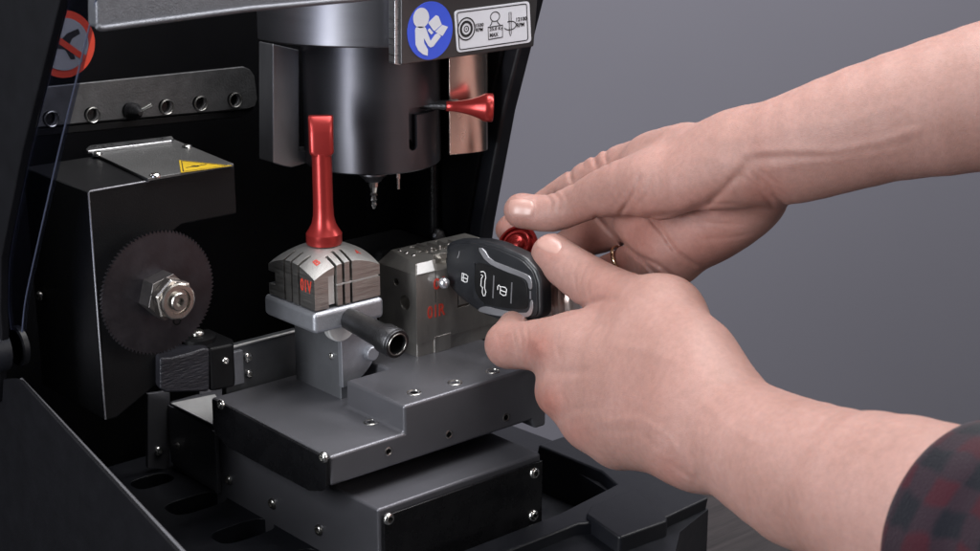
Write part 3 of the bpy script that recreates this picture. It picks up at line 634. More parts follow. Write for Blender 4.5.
# red lever
lb0 = V((60, 84, ztop(60, 84)-1.5))
lev = obj('red_lever', lathe(lb0, Z, [(10.6, 0), (10.9, .6), (10.9, 6.4), (10.4, 7.2), (9.2, 9), (7.4, 12.5), (6.4, 17), (6.0, 24), (6.0, 56)], 64), 'red_anod', lc, smooth=28)
zt0 = lb0.z+54
lt = bmesh.new()
secs = [(0, 5.8, 5.8, 0, 0), (2.2, 7.2, 5.6, 0, 0), (3.5, 7.4, 5.6, 0, 0), (15, 7.4, 5.4, 0, 0), (16.2, 7.4, 5.0, 0, 0), (20, 7.4, 4.1, .6, 0), (23, 7.5, 3.0, 1.7, 0), (24, 7.2, 2.6, 2.2, 0)]
ringv = []
for h, a, b_, offy, _ in secs:
    rg = []
    for k in range(40):
        t = 2*math.pi*k/40; e = .45 if h > 1 else 1
        u = math.copysign(abs(math.cos(t))**e, math.cos(t))*a; v = math.copysign(abs(math.sin(t))**e, math.sin(t))*b_+offy
        d1 = V((.80, -.60, 0)); d2 = V((.60, .80, 0)); rg.append(lt.verts.new(V((60, 84, zt0+h))+d1*u+d2*v))
    ringv.append(rg)
for i in range(len(ringv)-1):
    for k in range(40): lt.faces.new((ringv[i][k], ringv[i][(k+1) % 40], ringv[i+1][(k+1) % 40], ringv[i+1][k]))
lt.faces.new(ringv[0][::-1]); lt.faces.new(ringv[-1])
obj('red_lever', lt, 'red_anod', lc, smooth=35).name = 'lever_head'

# ------------------------------------------------------------------ right clamp
rc = tag(empty('key_clamp', (140, 90, 17)), 'darker square key clamp marked 01R behind the car key fob', 'clamp', 'key clamps on the sliding table')
rx = 111.6; ry = 60
jp = [V((rx, ry, 26)), V((rx, ry, 74)), V((rx+2, ry, 80)), V((rx+20, ry, 80)), V((rx+24, ry, 84)), V((rx+70, ry, 86)), V((rx+72, ry, 26))]
rjb = slab([V((rx, ry, 26)), V((rx, ry, 71)), V((rx, 99, 71)), V((rx, 99, 26))], (73, 0, 0))
rj = cut(rjb, [bx(rx+15.2, rx+16, ry-1, ry+1.2, 50, 90), bx(rx+33.6, rx+34.8, ry-2, ry+2, 44, 63), bx(rx+33.6, rx+56, ry-2, ry+2, 43, 44.6),
    cyl(V((rx-2, 71.5, 51)), X, 4.8, 10, 28), cyl(V((rx-2, 80, 62.5)), X, 2.4, 10, 20)])
rjo = obj('jaw', rj, 'jaw_dark', rc, bev=.35, seg=1, smooth=25)
cap = bmesh.new(); lo_ = [(rx, ry+.1), (rx+73, ry+.1), (rx+73, 99), (rx, 99)]; hi_ = [(rx+2.6, 63.4), (rx+73, 63.4), (rx+73, 99), (rx+11, 99)]
vl = [cap.verts.new((x, y, 71.05)) for x, y in lo_]; vh = [cap.verts.new((x, y, 77.3)) for x, y in hi_]
cap.faces.new(vl[::-1]); cap.faces.new(vh)
for i in range(4): cap.faces.new((vl[i], vl[(i+1) % 4], vh[(i+1) % 4], vh[i]))
capm = cut(cap, [slab([V((rx+15.6, 50, 71.3)), V((rx+90, 50, 71.3)), V((rx+90, 66, 71.3)), V((rx+24, 72, 71.3)), V((rx+18.5, 66, 71.3))], (0, 0, 20))]+[bx(rx+24+i*7, rx+27.5+i*7, 74+i*2, 96, 74.5, 90) for i in range(4)]+[bx(rx+20, rx+90, 82, 84.5, 75.5, 90)])
obj('jaw_top', capm, 'jaw_dark', rjo, bev=.3, seg=1, smooth=25)
obj('chamfer_highlight', slab([V((rx+.5, ry-.15, 71.4)), V((rx+14.6, ry-.15, 71.4)), V((rx+15, ry+3.1, 77.4)), V((rx+3.2, ry+3.1, 77.4))], V((0, -.35, .2))), 'pale_steel', rjo, bev=.1)  # pale patch over the chamfer puts its highlight into the colour
for i in range(4):
    obj('jaw_rib', slab([V((rx+28.5+i*7, 80, 77.2)), V((rx+30+i*7, 80, 77.2)), V((rx+30+i*7, 95-i*2, 77.2)), V((rx+28.5+i*7, 95-i*2, 77.2))], (0, 0, 2.2)), 'jaw_steel', rjo, bev=.3)
for y_ in (76, 83, 90): obj('jaw_pin', lathe(V((rx+14, y_+4, 77)), Z, [(1.4, -1), (1.4, .5), (1, .8)], 16), 'chrome', rjo)
obj('jaw_marking', text_bm('01R', 14.5, 8.4, W(427.5, 319.5, 'y', ry), X, Z, .12, bold=.025), 'red_ink', rjo)
obj('jaw_marking', text_bm('01', 9, 7.6, W(433.5, 290.5, 'y', ry), X, Z, .15, bold=.02), 'red_ink', rjo)
obj('clamp_foot', bx(rx+1, rx+73, ry+1, 104, 16.5, 27), 'jaw_dark', rc, bev=.8)
obj('clamp_toe', bx(rx+14, rx+28, ry-.3, ry+6, 16.7, 28), 'jaw_dark', rc, bev=.8)
# stepped steel collar beyond the fob
hq = D(551, 296, 1062); he = D(578, 297.5, 1052)
c_ax = V((.62, -.78, .0))
c_ax = (rt*.95-fw*.3).normalized()
obj('stepped_collar', lathe(D(545, 297, 1050), c_ax, [(16, 0), (16, 7), (15.2, 7.6), (14.4, 7.8), (14.4, 9.5), (15.6, 10.2), (15.6, 12.6), (14.6, 13.4), (13.6, 13.6), (13.6, 15.2), (14.2, 15.8), (14.2, 19), (13, 20), (11, 20.5)], 72), 'collar_steel', rc, smooth=30)
# red knob pinched by the fingers
kc = D(515, 243, 1066); kax = (V((0, 0, 1))*.45-fw*.75-rt*.45).normalized()
rkn = obj('red_knob', lathe(kc-kax*7, kax, [(7, -8), (11.5, -4), (13.4, 1), (13.8, 4), (13.2, 5.2), (11.8, 5.2), (11.4, 2.4), (10, 2.2), (9.6, 5.6), (8.8, 6.4), (7.8, 6.2), (7.4, 4.6), (6, 4.6), (5.6, 8), (4.4, 9), (.5, 9.4)], 64), 'red_deep', rc, smooth=50)
#==FOB==
# ------------------------------------------------------------------ key fob
fO = V((135.7, 60, 75)); fe1 = V((.128, -.987, -.095)).normalized(); fn = fe1.cross(Z).normalized(); fe2 = fn.cross(fe1)
if fn.x > 0: fn = -fn
def FB(x, y, w=0):
    d = ray(x, y); t = (fO+fn*w-CAM).dot(fn)/d.dot(fn); return CAM+d*t
fob = tag(empty('car_key_fob', FB(495, 285)), 'black car key fob with lock, boot and unlock symbols held between the two hands', 'car key')
def rnd(pts, it=2, c=.75):
    for _ in range(it):
        q = []
        for i in range(len(pts)):
            a = V((*pts[i], 0)); b = V((*pts[(i+1) % len(pts)], 0)); q += [tuple((a*c+b*(1-c))[:2]), tuple((a*(1-c)+b*c)[:2])]
        pts = q
    return pts
fo = rnd([(445.5, 247), (448.5, 243), (455, 240.5), (482, 241), (498, 245), (524, 257), (536, 270), (541, 284), (541.5, 315), (538, 319.5), (520, 321), (497, 320), (479, 313), (458.5, 297.5), (447.5, 285), (445, 267)], 2, .86)
fbody = obj('fob_body', slab([FB(x, y, -.9) for x, y in fo], fn*-11), 'fob_black', fob, bev=2.2, seg=4, smooth=40)
fc = rnd([(447.5, 249.5), (451, 246), (457, 244), (481, 245), (497, 249), (522, 260.5), (533, 272), (537, 285), (537.5, 313), (535, 316.5), (520, 317.5), (498, 316.5), (480, 309.5), (460.5, 295), (449.5, 284), (447, 267)], 2, .86)
obj('fob_face', slab([FB(x, y, 0) for x, y in fc], fn*-2), 'fob_black', fob, bev=.5, seg=2, smooth=40)
# silver frame round the button pad: upper trim and lower trim
t1 = [(478, 247.5), (484.5, 248), (491, 259.5), (505, 265), (529, 274.5), (532.5, 279), (533, 289), (529.5, 289), (528.5, 281.5), (524, 277.5), (504, 270.5), (487, 262)]
obj('silver_trim', slab([FB(x, y, -.2) for x, y in rnd(t1, 1)], fn*.9), 'fob_trim', fob, bev=.25)
t2 = [(478.5, 310.5), (481, 307), (488, 306.5), (500, 310), (522, 314), (529, 312.5), (533, 308.5), (533.5, 300), (531, 300), (529.5, 307.5), (526, 310.5), (516, 311.5), (517, 317), (502, 316), (488, 312.5), (483, 313.5)]
t2 = [(478, 310.5), (481, 307), (488, 306), (500, 309.5), (526, 313.5), (530.5, 309), (531, 300), (533.5, 300), (534, 310), (531, 316.5), (520, 318), (500, 316), (485, 313)]
obj('silver_trim', slab([FB(x, y, -.2) for x, y in rnd(t2, 1)], fn*.9), 'fob_trim', fob, bev=.25)
pad = rnd([(474, 262), (486, 263.5), (504, 271.5), (523, 278.5), (528, 284), (529, 306), (525, 310), (500, 307.5), (486, 304.5), (478, 300), (473, 288)], 2)
padp = obj('button_pad', slab([FB(x, y, -.1) for x, y in pad], fn*.7), 'fob_button', fob, bev=.3)
g = rnd([(474, 263), (476, 263), (475, 288), (480, 299), (486, 304), (484, 306), (476, 300), (472.5, 288)], 1)
obj('pad_edge', slab([FB(x, y, .1) for x, y in g], fn*.7), 'fob_black', fob)
for a_, b_ in (((494, 275.5), (493, 298)), ((512, 282.5), (511, 303.5))):
    obj('button_divider', stroke([FB(*a_, .62), FB(*b_, .62)], .9, fn, .15), 'fob_trim', padp)
obj('button_divider', stroke([FB(530.5, 291, .2), FB(530.5, 299, .2)], 1.2, fn, .1), 'fob_trim', padp)
zz = lambda x, y: (430+x/4.9, 200+y/4.9)
def ic(name, paths, w=.55, off=.62, par=padp):
    b = bmesh.new()
    for p, cl in paths: stroke([FB(*zz(x, y), off) for x, y in p], w, fn, .12, cl, b)
    return obj(name, b, 'white_print', par)
ic('lock_symbol', [([(158, 358), (178, 366), (186, 374), (182, 402), (172, 402), (156, 394)], True), ([(166, 364), (163, 398)], False), ([(158, 378), (185, 388)], False)], off=.1, par=fbody)
ic('boot_symbol', [([(248, 352), (262, 350), (270, 358), (274, 380), (270, 395), (268, 430), (274, 450), (270, 468), (262, 470), (256, 452), (258, 430), (250, 420), (252, 385), (260, 372), (250, 366)], False)], off=.62)
ic('unlock_symbol', [([(346, 424), (368, 428), (376, 438), (372, 466), (360, 468), (344, 458)], True), ([(346, 442), (374, 452)], False), ([(344, 426), (338, 416), (332, 424), (332, 440)], False)])
obj('ring_pin', lathe(W(444, 283, 'y', 55), -fw, [(3.6, -3), (3.6, 1), (3.2, 2.4), (2.0, 3.4), (.6, 3.8)], 28), 'fob_trim', fob, smooth=60)
obj('badge_mark', stroke([FB(459.5, 251, .05), FB(459, 254, .05), FB(457.5, 258, .05)], .35, fn, .08), 'fob_trim', fbody)
obj('key_blade', slab([FB(446, 258, -5), FB(446, 272, -5), FB(400, 262, -5)], fn*-2), 'chrome', fob)

# ------------------------------------------------------------------ person: both forearms and hands as one skin
def L3(p): 
    x, y, d = p[0], p[1], p[2]; return np.array([(x-490)/FPX*d, -(y-275.5)/FPX*d, -d], np.float32)
def cap_(a, b, k=8.0, sign=1): return (L3(a), L3(b), np.float32(a[3]*a[2]/FPX), np.float32(b[3]*b[2]/FPX), k, sign)
def chain(pts, k=8.0, k0=None, sign=1):
    # joints run through a Catmull-Rom curve so the limb tapers and bends smoothly
    p = [np.array(q, float) for q in pts]; out = []; n = len(p); q = []
    if n == 2: q = p
    else:
        for i in range(n-1):
            p0 = p[i-1] if i else p[0]*2-p[1]; p3 = p[i+2] if i+2 < n else p[-1]*2-p[-2]; a, b = p[i], p[i+1]
            for s in (0, 1/3, 2/3): q.append(.5*((2*a)+(b-p0)*s+(2*p0-5*a+4*b-p3)*s*s+(3*a-p0-3*b+p3)*s**3))
        q.append(p[-1])
    return [(tuple(cap_(q[i], q[i+1]) for i in range(len(q)-1)), k0 or k)]
def crease(pts, r=1.0, k=3.0, depth=.6):
    """a fold line: each entry is (x, y, dep) lying near the skin; radius mm"""
    out = []
    for i in range(len(pts)-1):
        a, b = pts[i], pts[i+1]; out.append((L3(a), L3(b), r, r, k, 'c'))
    return out
def sdf(ops, P):
    d = None
    for segs, k in ops:
        q = None
        for a, b, ra, rb, _, _ in segs:
            ba = b-a; t = np.clip(((P-a)@ba)/max(float(ba@ba), 1e-6), 0, 1); w = P-a-t[:, None]*ba
            e = np.sqrt(np.einsum('ij,ij->i', w, w))-(ra+(rb-ra)*t)
            if q is None: q = e
            else:
                h = np.maximum(2.0-np.abs(q-e), 0)/2.0; q = np.minimum(q, e)-h*h*.5*.5
        if d is None: d = q; continue
        h = np.maximum(k-np.abs(d-q), 0)/k; d = np.minimum(d, q)-h*h*k*.25
    return d
def displace(ops, P):
    """small grooves and ridges: kept apart so they do not disturb the blend. Distance is measured across the view depth too."""
    out = np.zeros(len(P), np.float32)
    for a, b, r, amp in ops:
        # compare in image angle and depth: project to the ray so a line drawn on the skin is found whatever its exact depth
        s = P[:, :2]/(-P[:, 2:3])*FPX; a2 = a[:2]; b2 = b[:2]; ba = b2-a2
        t = np.clip(((s-a2)@ba)/max(float(ba@ba), 1e-6), 0, 1); q = np.linalg.norm(s-a2-t[:, None]*ba, axis=1)
        w = np.sin(np.clip(t*.9+.05, 0, 1)*math.pi)**.5
        out += amp*np.exp(-(q/r)**2)*w
    return out
def nets(ops, disp, lo, hi, h):
    lo = np.array(lo, np.float32); n = np.ceil((np.array(hi)-lo)/h).astype(int)+1; B = 8; n = ((n+B-1)//B)*B+1
    G = np.full(n, 50.0, np.float32); nb = (n-1)//B
    ctr = np.stack(np.meshgrid(*[np.arange(k)*B*h+B*h/2 for k in nb], indexing='ij'), -1).reshape(-1, 3).astype(np.float32)+lo
    dc = sdf(ops, ctr).reshape(nb); R = B*h*.9+5
    loc = np.stack(np.meshgrid(*[np.arange(B+1)]*3, indexing='ij'), -1).reshape(-1, 3)
    G2 = np.where(np.repeat(np.repeat(np.repeat(dc, B, 0), B, 1), B, 2) < 0, -50.0, 50.0).astype(np.float32)
    G[:-1, :-1, :-1] = G2
    idx = np.argwhere(np.abs(dc) < R)
    for s in range(0, len(idx), 400):
        ii = idx[s:s+400]*B; cells = (ii[:, None, :]+loc[None]).reshape(-1, 3)
        P = cells.astype(np.float32)*h+lo; v = sdf(ops, P)
        if disp: v = v-displace(disp, P)
        G[cells[:, 0], cells[:, 1], cells[:, 2]] = v
    neg = G < 0; c = [(i, j, k) for i in (0, 1) for j in (0, 1) for k in (0, 1)]
    cnt = sum(neg[i:neg.shape[0]-1+i, j:neg.shape[1]-1+j, k:neg.shape[2]-1+k].astype(np.int8) for i, j, k in c)
    act = np.argwhere((cnt > 0) & (cnt < 8)); vid = np.full(tuple(np.array(neg.shape)-1), -1, np.int64); vid[tuple(act.T)] = np.arange(len(act))
    acc = np.zeros((len(act), 3)); num = np.zeros(len(act))
    for a in c:
        for ax in range(3):
            if a[ax]: continue
            b = list(a); b[ax] = 1
            va = G[act[:, 0]+a[0], act[:, 1]+a[1], act[:, 2]+a[2]]; vb = G[act[:, 0]+b[0], act[:, 1]+b[1], act[:, 2]+b[2]]
            cr = (va < 0) != (vb < 0); t = np.where(cr, va/np.where(cr, va-vb, 1), 0); p = np.array(a, float)[None].repeat(len(act), 0); p[:, ax] = t
            acc += p*cr[:, None]; num += cr
    vs = (act+acc/num[:, None])*h+lo
    fs = []
    for ax in range(3):
        o1, o2 = [k for k in range(3) if k != ax]
        sl0 = [slice(None)]*3; sl1 = [slice(None)]*3; sl0[ax] = slice(0, -1); sl1[ax] = slice(1, None)
        e = np.argwhere(neg[tuple(sl0)] != neg[tuple(sl1)]); e = e[(e[:, o1] > 0) & (e[:, o2] > 0)]
        e = e[(e[:, o1] < neg.shape[o1]-1) & (e[:, o2] < neg.shape[o2]-1)]
        q = []
        for d1, d2 in ((0, 0), (1, 0), (1, 1), (0, 1)):
            f = e.copy(); f[:, o1] -= d1; f[:, o2] -= d2; q.append(vid[tuple(f.T)])
        q = np.stack(q, 1); fl = neg[tuple(e.T)]; flip = fl if ax != 1 else ~fl
        q[flip] = q[flip][:, ::-1]; fs.append(q[(q >= 0).all(1)])
    return vs, np.concatenate(fs)

RMAT = np.array([rt[:], up[:], (-fw)[:]], float)          # rows: local axes in world
def disp_list(items):
    out = []
    for pts, r, amp in items:
        for i in range(len(pts)-1): out.append((np.array(pts[i], np.float32), np.array(pts[i+1], np.float32), r, amp))
    return out

# ---- lower (left) hand: back of the hand to the camera, thumb on top
low_ops = (
    chain([(712, 400, 868, 38), (762, 440, 835, 50), (815, 472, 800, 66), (905, 508, 752, 93), (1010, 545, 706, 102)], 20)
    + chain([(706, 436, 868, 40), (745, 452, 838, 52), (800, 480, 805, 62)], 20)
    + chain([(702, 388, 872, 38), (640, 355, 925, 37), (572, 352, 965, 28)], 22)             # index metacarpal
    + chain([(708, 405, 868, 36), (640, 385, 918, 38), (578, 392, 958, 29)], 22)
    + chain([(700, 432, 868, 36), (650, 418, 912, 36), (598, 421, 950, 27)], 22)
    + chain([(692, 446, 868, 34), (660, 436, 900, 32), (622, 439, 938, 26)], 22)
    + chain([(694, 352, 888, 36), (662, 318, 935, 36)], 22)                                   # thumb base
    + chain([(664, 318, 935, 37), (625, 303, 968, 31), (590, 282, 1000, 25.5), (556, 258, 1020, 21.5), (552.5, 254.5, 1021, 20.5)], 9, 18)
    + chain([(578, 342, 965, 30), (538, 345, 988, 25.5), (510, 345.5, 1006, 22)], 8, 12)         # index finger
    + chain([(508, 344, 1006, 22), (520, 322, 1042, 17), (536, 306, 1066, 14)], 6)
    + chain([(578, 392, 958, 28), (563, 391, 975, 28), (568, 372, 1015, 23), (585, 350, 1040, 17)], 8)
    + chain([(598, 421, 950, 27), (588, 420, 965, 26), (600, 396, 1005, 21), (612, 370, 1030, 16)], 8)
    + chain([(622, 439, 938, 25), (622, 436, 955, 24), (632, 412, 995, 19), (640, 392, 1012, 15)], 8)
)
low_disp = disp_list([
    ([(604, 299), (590, 303), (575, 308)], 3, -1.0), ([(600, 330), (640, 322)], 6, -.3), ([(560, 330), (556, 345), (560, 358)], 3, -.35), ([(700, 345), (712, 372)], 6, -.4), ([(560, 384), (564, 400)], 4, -.3),
    ([(604, 300), (622, 302)], 5, -.5),
    ([(600, 400), (660, 425)], 6, -.2),
    ([(600, 422), (640, 418), (668, 436), (678, 452)], 3.2, .4), ([(600, 430), (640, 432), (660, 450)], 3.5, -.4),
    ([(668, 462), (690, 478)], 3.0, -.6), ([(700, 470), (694, 486)], 4, -.5),
    ([(530, 338), (538, 345), (541, 356)], 6, .8), ([(548, 398), (556, 408)], 6, .8),
    ([(519, 322), (522, 345), (520, 364)], 1.6, -.5), ([(513, 328), (516, 349)], 1.3, -.35), ([(526, 320), (529, 345), (526, 365)], 1.5, -.5), ([(497, 332), (500, 348), (498, 360)], 1.4, -.3),
    ([(580, 258), (574, 274), (576, 288)], 1.4, -.5), ([(588, 262), (581, 278), (580, 290)], 1.4, -.6), ([(596, 266), (588, 280), (588, 294)], 1.4, -.4), ([(604, 268), (598, 280)], 1.4, -.3), ([(570, 252), (564, 264), (562, 276)], 1.2, -.3),
    ([(564, 243), (560, 250), (554, 253)], 1.3, -.35),
    ([(610, 345), (650, 350), (690, 368)], 6, .4), ([(700, 400), (735, 430), (770, 450)], 5, .35),
    ([(552, 374), (590, 371)], 5, -.6), ([(572, 410), (600, 407)], 4, -.35),
])
# ---- upper (right) hand: palm and inner wrist to the camera
up_ops = (
    chain([(744, 153, 945, 43), (790, 146, 925, 51), (866, 124, 905, 60), (985, 97, 885, 74), (1090, 72, 870, 82)], 12)
    + chain([(762, 172, 950, 32), (800, 160, 928, 40), (860, 140, 910, 42)], 10)
    + chain([(744, 155, 945, 41), (700, 157, 965, 34), (655, 163, 1010, 27)], 12)             # radial palm back
    + chain([(735, 165, 938, 40), (690, 180, 952, 34), (658, 185, 970, 30)], 12)              # thenar
    + chain([(658, 184, 970, 31.5), (632, 186, 988, 29), (608, 191, 1005, 24.5), (582, 201.5, 1022, 20), (552, 213, 1034, 18.5), (524, 211, 1040, 17), (521, 210.5, 1040, 16.5)], 7, 12)
    + chain([(770, 178, 950, 31), (736, 208, 975, 35), (702, 230, 990, 35), (674, 244, 1000, 32)], 7)   # heel of hand
    + chain([(745, 185, 985, 44), (695, 215, 1010, 45), (655, 222, 1025, 38)], 16)
    + chain([(690, 158, 985, 31), (650, 163, 1020, 26.5), (613, 171, 1050, 22.5), (580, 187, 1070, 20), (548, 205, 1085, 16.5), (515, 225, 1092, 13.5), (508, 230, 1092, 12.5)], 6, 12)    # index
    + chain([(655, 222, 1025, 33), (632, 222, 1045, 23), (600, 232, 1066, 21), (575, 242, 1078, 17), (556, 252, 1080, 13)], 5, 8)
    + chain([(664, 250, 1010, 28), (640, 258, 1030, 17), (615, 268, 1046, 16), (592, 276, 1056, 14)], 4, 7)
    + chain([(676, 262, 1002, 24), (655, 272, 1016, 15), (630, 290, 1030, 14)], 4, 7)
)
up_disp = disp_list([
    ([(736, 176), (724, 190), (708, 204), (680, 214), (645, 216)], 3.2, -1.3),
    ([(724, 190), (708, 204), (690, 210)], 8, -1.3),
    ([(640, 176), (636, 188), (630, 200), (620, 214)], 2.2, -1.5), ([(630, 178), (624, 192), (612, 208)], 2.0, -.6), ([(652, 178), (646, 194), (636, 208)], 2, -.5), ([(618, 186), (610, 202)], 1.8, -.4),
    ([(650, 219), (662, 232), (674, 250), (696, 266)], 2.3, -1.9), ([(596, 216), (610, 232), (628, 248), (644, 262), (662, 280)], 2.4, -2.0),
    ([(640, 256), (660, 266), (680, 282)], 2.2, -1.9),
    ([(690, 219), (715, 224), (745, 224)], 2, -.5), ([(712, 204), (740, 204), (770, 212)], 2, -.6), ([(752, 172), (768, 188), (786, 205)], 2.2, -1.0), ([(738, 172), (758, 188), (775, 208)], 2, -.7), ([(700, 240), (730, 238), (750, 234)], 2, -.4), ([(760, 170), (780, 186), (794, 200)], 2, -.6),
    ([(553, 192), (560, 200), (557, 211)], 2.0, -.8), ([(546, 194), (552, 203), (549, 214)], 1.8, -.6), ([(562, 190), (568, 202), (564, 212)], 1.8, -.5), ([(555, 198), (556, 206)], 3, .3), ([(536, 199), (537, 210), (533, 220)], 1.8, -.5),
    ([(571, 164), (570, 176), (573, 184)], 2.2, -1.5), ([(597, 149), (594, 158), (597, 168)], 2.4, -1.8), ([(607, 147), (605, 156), (607, 164)], 2.2, -1.3), ([(584, 158), (583, 168)], 2, -.5),
    ([(745, 152), (790, 150), (830, 152), (880, 142), (920, 130)], 5, .7), ([(768, 168), (810, 162), (850, 158), (900, 150)], 5, .45), ([(755, 158), (800, 156), (840, 156)], 3.6, -.55),
    ([(735, 180), (752, 160), (775, 156)], 6, -.5), ([(730, 150), (750, 165), (740, 180)], 6, -.5),
    ([(780, 130), (840, 122), (900, 105)], 5, .3), ([(700, 145), (730, 150), (760, 148)], 7, -.3),
])
def spots(vs, lst):
    s = vs[:, :2]/(-vs[:, 2:3])*FPX; s = np.stack([s[:, 0]+490, 275.5-s[:, 1]], 1); out = np.zeros(len(vs))
    for x, y, r, a in lst: out = np.maximum(out, a*np.exp(-((s[:, 0]-x)**2+(s[:, 1]-y)**2)/(r*r)))
    return out
def to_disp(items): # picture pixels to the angle units used by displace
    return [(np.array([a[0]-490, 275.5-a[1]], np.float32), np.array([b[0]-490, 275.5-b[1]], np.float32), r, amp) for a, b, r, amp in items]
allv, allf, allr = [], [], []; off = 0
for ops, dsp, lst in ((low_ops, low_disp, [(537, 348, 17, .55), (548, 403, 18, .6), (500, 345, 16, .35), (575, 435, 18, .35), (548, 250, 14, .3), (600, 290, 22, .25), (640, 400, 50, .12), (668, 470, 20, .3)]),
                      (up_ops, up_disp, [(700, 245, 60, .45), (640, 235, 40, .5), (590, 240, 25, .7), (615, 262, 20, .7), (600, 162, 20, .15), (505, 228, 12, .5), (765, 195, 25, .4), (525, 220, 20, .25), (640, 205, 25, .25), (760, 155, 30, .12)])):
    sg_ = [s for o in ops for s in o[0]]; P = np.array([o[0] for o in sg_]+[o[1] for o in sg_]); R = max(o[2] for o in sg_)+8
    lo, hi = P.min(0)-R, P.max(0)+R
    hi[0] = min(hi[0], 330)
    v, f = nets(ops, to_disp(dsp), lo, hi, 1.0)
    # a little real unevenness of skin
    allr.append(spots(v, lst)); w = v@RMAT+np.array(CAM); allv.append(w); allf.append(f+off); off += len(v)
vs = np.concatenate(allv); fs = np.concatenate(allf)
me = bpy.data.meshes.new('person'); me.vertices.add(len(vs)); me.vertices.foreach_set('co', vs.ravel()); me.loops.add(len(fs)*4)
me.loops.foreach_set('vertex_index', fs.ravel().astype(np.int32)); me.polygons.add(len(fs)); me.polygons.foreach_set('loop_start', np.arange(len(fs), dtype=np.int32)*4)
me.update(calc_edges=True); me.validate()
at = me.attributes.new('redness', 'FLOAT', 'POINT'); at.data.foreach_set('value', np.concatenate(allr).astype(np.float32))
me.update()
from mathutils.bvhtree import BVHTree
bvh = BVHTree.FromPolygons([V(p) for p in vs], [tuple(int(i) for i in q) for q in fs])
person = obj('person', me, 'skin', smooth=None, loc=V(vs.mean(0)))
tag(person, 'person in dark plaid shirt reaching in with both bare hands around a key fob', 'person')
sm = person.modifiers.new('smooth', 'SMOOTH'); sm.factor = .5; sm.iterations = 2

def nail(cx, cy, ang, a, b, lift=.45):
    bm = bmesh.new(); n = 14; g = []; ca, sa = math.cos(math.radians(ang)), math.sin(math.radians(ang))
    for i in range(n+1):
        row = []
        for j in range(n+1):
            u = i/n*2-1; v = j/n*2-1
            # square to rounded nail: straight sides, curved ends
            uu = u*(1-.16*v*v)+.0; vv = v*(1-.22*u*u)
            X_ = cx+(uu*a)*ca-(vv*b)*sa; Y_ = cy+(uu*a)*sa+(vv*b)*ca
            hit = bvh.ray_cast(CAM, ray(X_, Y_).normalized())
            if hit[0] is None: row.append(None); continue
            e = max(abs(u), abs(v)); p = hit[0]+hit[1]*(lift*(1-e**6)-.12)*(1 if hit[1].dot(fw) < 0 else -1)
            row.append(bm.verts.new(p))
        g.append(row)
    for i in range(n):
        for j in range(n):
            q = [g[i][j], g[i+1][j], g[i+1][j+1], g[i][j+1]]
            if all(q): bm.faces.new(q)
    return obj('fingernail', bm, 'nail', person, smooth=None)
nail(521, 208, 3, 13.5, 9.5); nail(549, 243.5, 22, 13.5, 8.5)

# gold ring
rc0 = D(622, 262, 1040); rax = (D(645, 252, 1035)-D(600, 275, 1052)).normalized()
rb_ = bmesh.new(); _, e1, e2 = frame_of(rax); rr_ = []
for k in range(48):
    t = 2*math.pi*k/48; cdir = e1*math.cos(t)+e2*math.sin(t)
    rr_.append([rb_.verts.new(rc0+cdir*(10.6+.7*math.cos(s))+rax*(1.2*math.sin(s))) for s in [2*math.pi*j/10 for j in range(10)]])
for k in range(48):
    for j in range(10): rb_.faces.new((rr_[k][j], rr_[(k+1) % 48][j], rr_[(k+1) % 48][(j+1) % 10], rr_[k][(j+1) % 10]))
obj('finger_ring', rb_, 'gold', person, smooth=80)

# plaid sleeve on the near arm
s0 = D(970, 534, 730); s1 = D(1110, 588, 664); sax = (s1-s0).normalized(); tilt = V((0, 0, 1))
e1 = (up-sax*up.dot(sax)).normalized(); e2 = sax.cross(e1)
sb = bmesh.new(); uvl = sb.loops.layers.uv.new('UVMap'); NS, NL = 96, 46; rows = []; random.seed(7)
ph = [random.uniform(0, 6.28) for _ in range(8)]
def srad(t, l):
    r = 48+7*math.sin(min(1, l/170)*1.5)
    fold = 2.0*math.sin(3*t+ph[0]+l*.035)+1.3*math.sin(5*t+ph[1]-l*.05)+1.0*math.sin(2*t+l*.09+ph[2])+.7*math.sin(9*t+ph[3]+l*.02)
    r += fold*min(1, .10+l/70)
    if l < 34: r += 2.2*(1-(l/34)**6)           # turned cuff
    return r
for i in range(NL+1):
    l = 240*(i/NL)**1.2
    rows.append([sb.verts.new(s0+sax*l+(e1*math.cos(2*math.pi*k/NS)+e2*math.sin(2*math.pi*k/NS))*srad(2*math.pi*k/NS, l)) for k in range(NS)])
inr = [[sb.verts.new(s0+sax*l+(e1*math.cos(2*math.pi*k/NS)+e2*math.sin(2*math.pi*k/NS))*(srad(2*math.pi*k/NS, 0)-dr)) for k in range(NS)] for l, dr in ((-1.2, 1.2), (0, 2.6), (30, 3.2))]
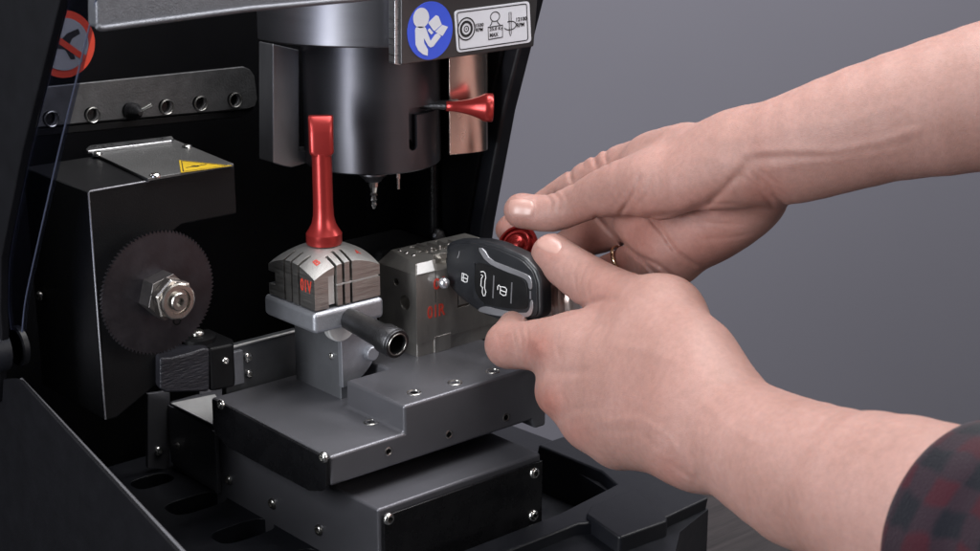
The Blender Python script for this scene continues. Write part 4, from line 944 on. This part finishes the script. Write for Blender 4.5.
def fq(a, b, ia, ib):
    for k in range(NS):
        f = sb.faces.new((a[k], a[(k+1) % NS], b[(k+1) % NS], b[k]))
        for lp, (kk, ii) in zip(f.loops, ((k, ia), (k+1, ia), (k+1, ib), (k, ib))): lp[uvl].uv = (kk/NS, ii)
for i in range(NL): fq(rows[i], rows[i+1], .9*(i/NL)**1.2, .9*((i+1)/NL)**1.2)
fq(inr[0], rows[0], -.01, 0); fq(inr[1], inr[0], -.02, -.01); fq(inr[2], inr[1], .08, -.02)
obj('shirt_sleeve', sb, 'plaid', person, smooth=None)

# ------------------------------------------------------------------ light
w = bpy.data.worlds.new('World'); scene.world = w; w.use_nodes = True
w.node_tree.nodes['Background'].inputs[0].default_value = (.20, .21, .24, 1); w.node_tree.nodes['Background'].inputs[1].default_value = .12
def area(name, loc, target, sx, sy, power, col=(1, 1, 1)):
    l = bpy.data.lights.new(name, 'AREA'); l.shape = 'RECTANGLE'; l.size = sx*S; l.size_y = sy*S; l.energy = power; l.color = col
    o = bpy.data.objects.new(name, l); COL.objects.link(o); o.location = V(loc)*S
    d = (V(target)-V(loc)).normalized(); o.rotation_euler = d.to_track_quat('-Z', 'Y').to_euler(); return o
area('softbox_top', (150, -150, 1100), (90, 20, 50), 700, 700, 15, (1, .985, .97))
area('softbox_back', (-450, 900, 800), (60, 60, 60), 500, 700, 7, (.93, .96, 1))
area('strip_left', (-900, -150, 350), (60, 60, 90), 260, 900, 17, (.95, .97, 1))
area('softbox_front', (350, -1500, 700), (200, -40, 60), 900, 700, 8.0, (1, .97, .94))
area('softbox_right', (830, -330, 850), (60, 0, 0), 300, 420, 5.5, (1, .98, .96))
wl_ = CAM+hf*1500+rt*500; wl_.z = 1500
area('backdrop_light', wl_, CAM+hf*3000+rt*500-Z*200, 900, 900, 46, (.97, .965, 1))

scene.view_settings.view_transform = 'Standard'; scene.view_settings.look = 'None'; scene.view_settings.gamma = 1; scene.view_settings.exposure = 0
scene.render.engine = 'CYCLES'
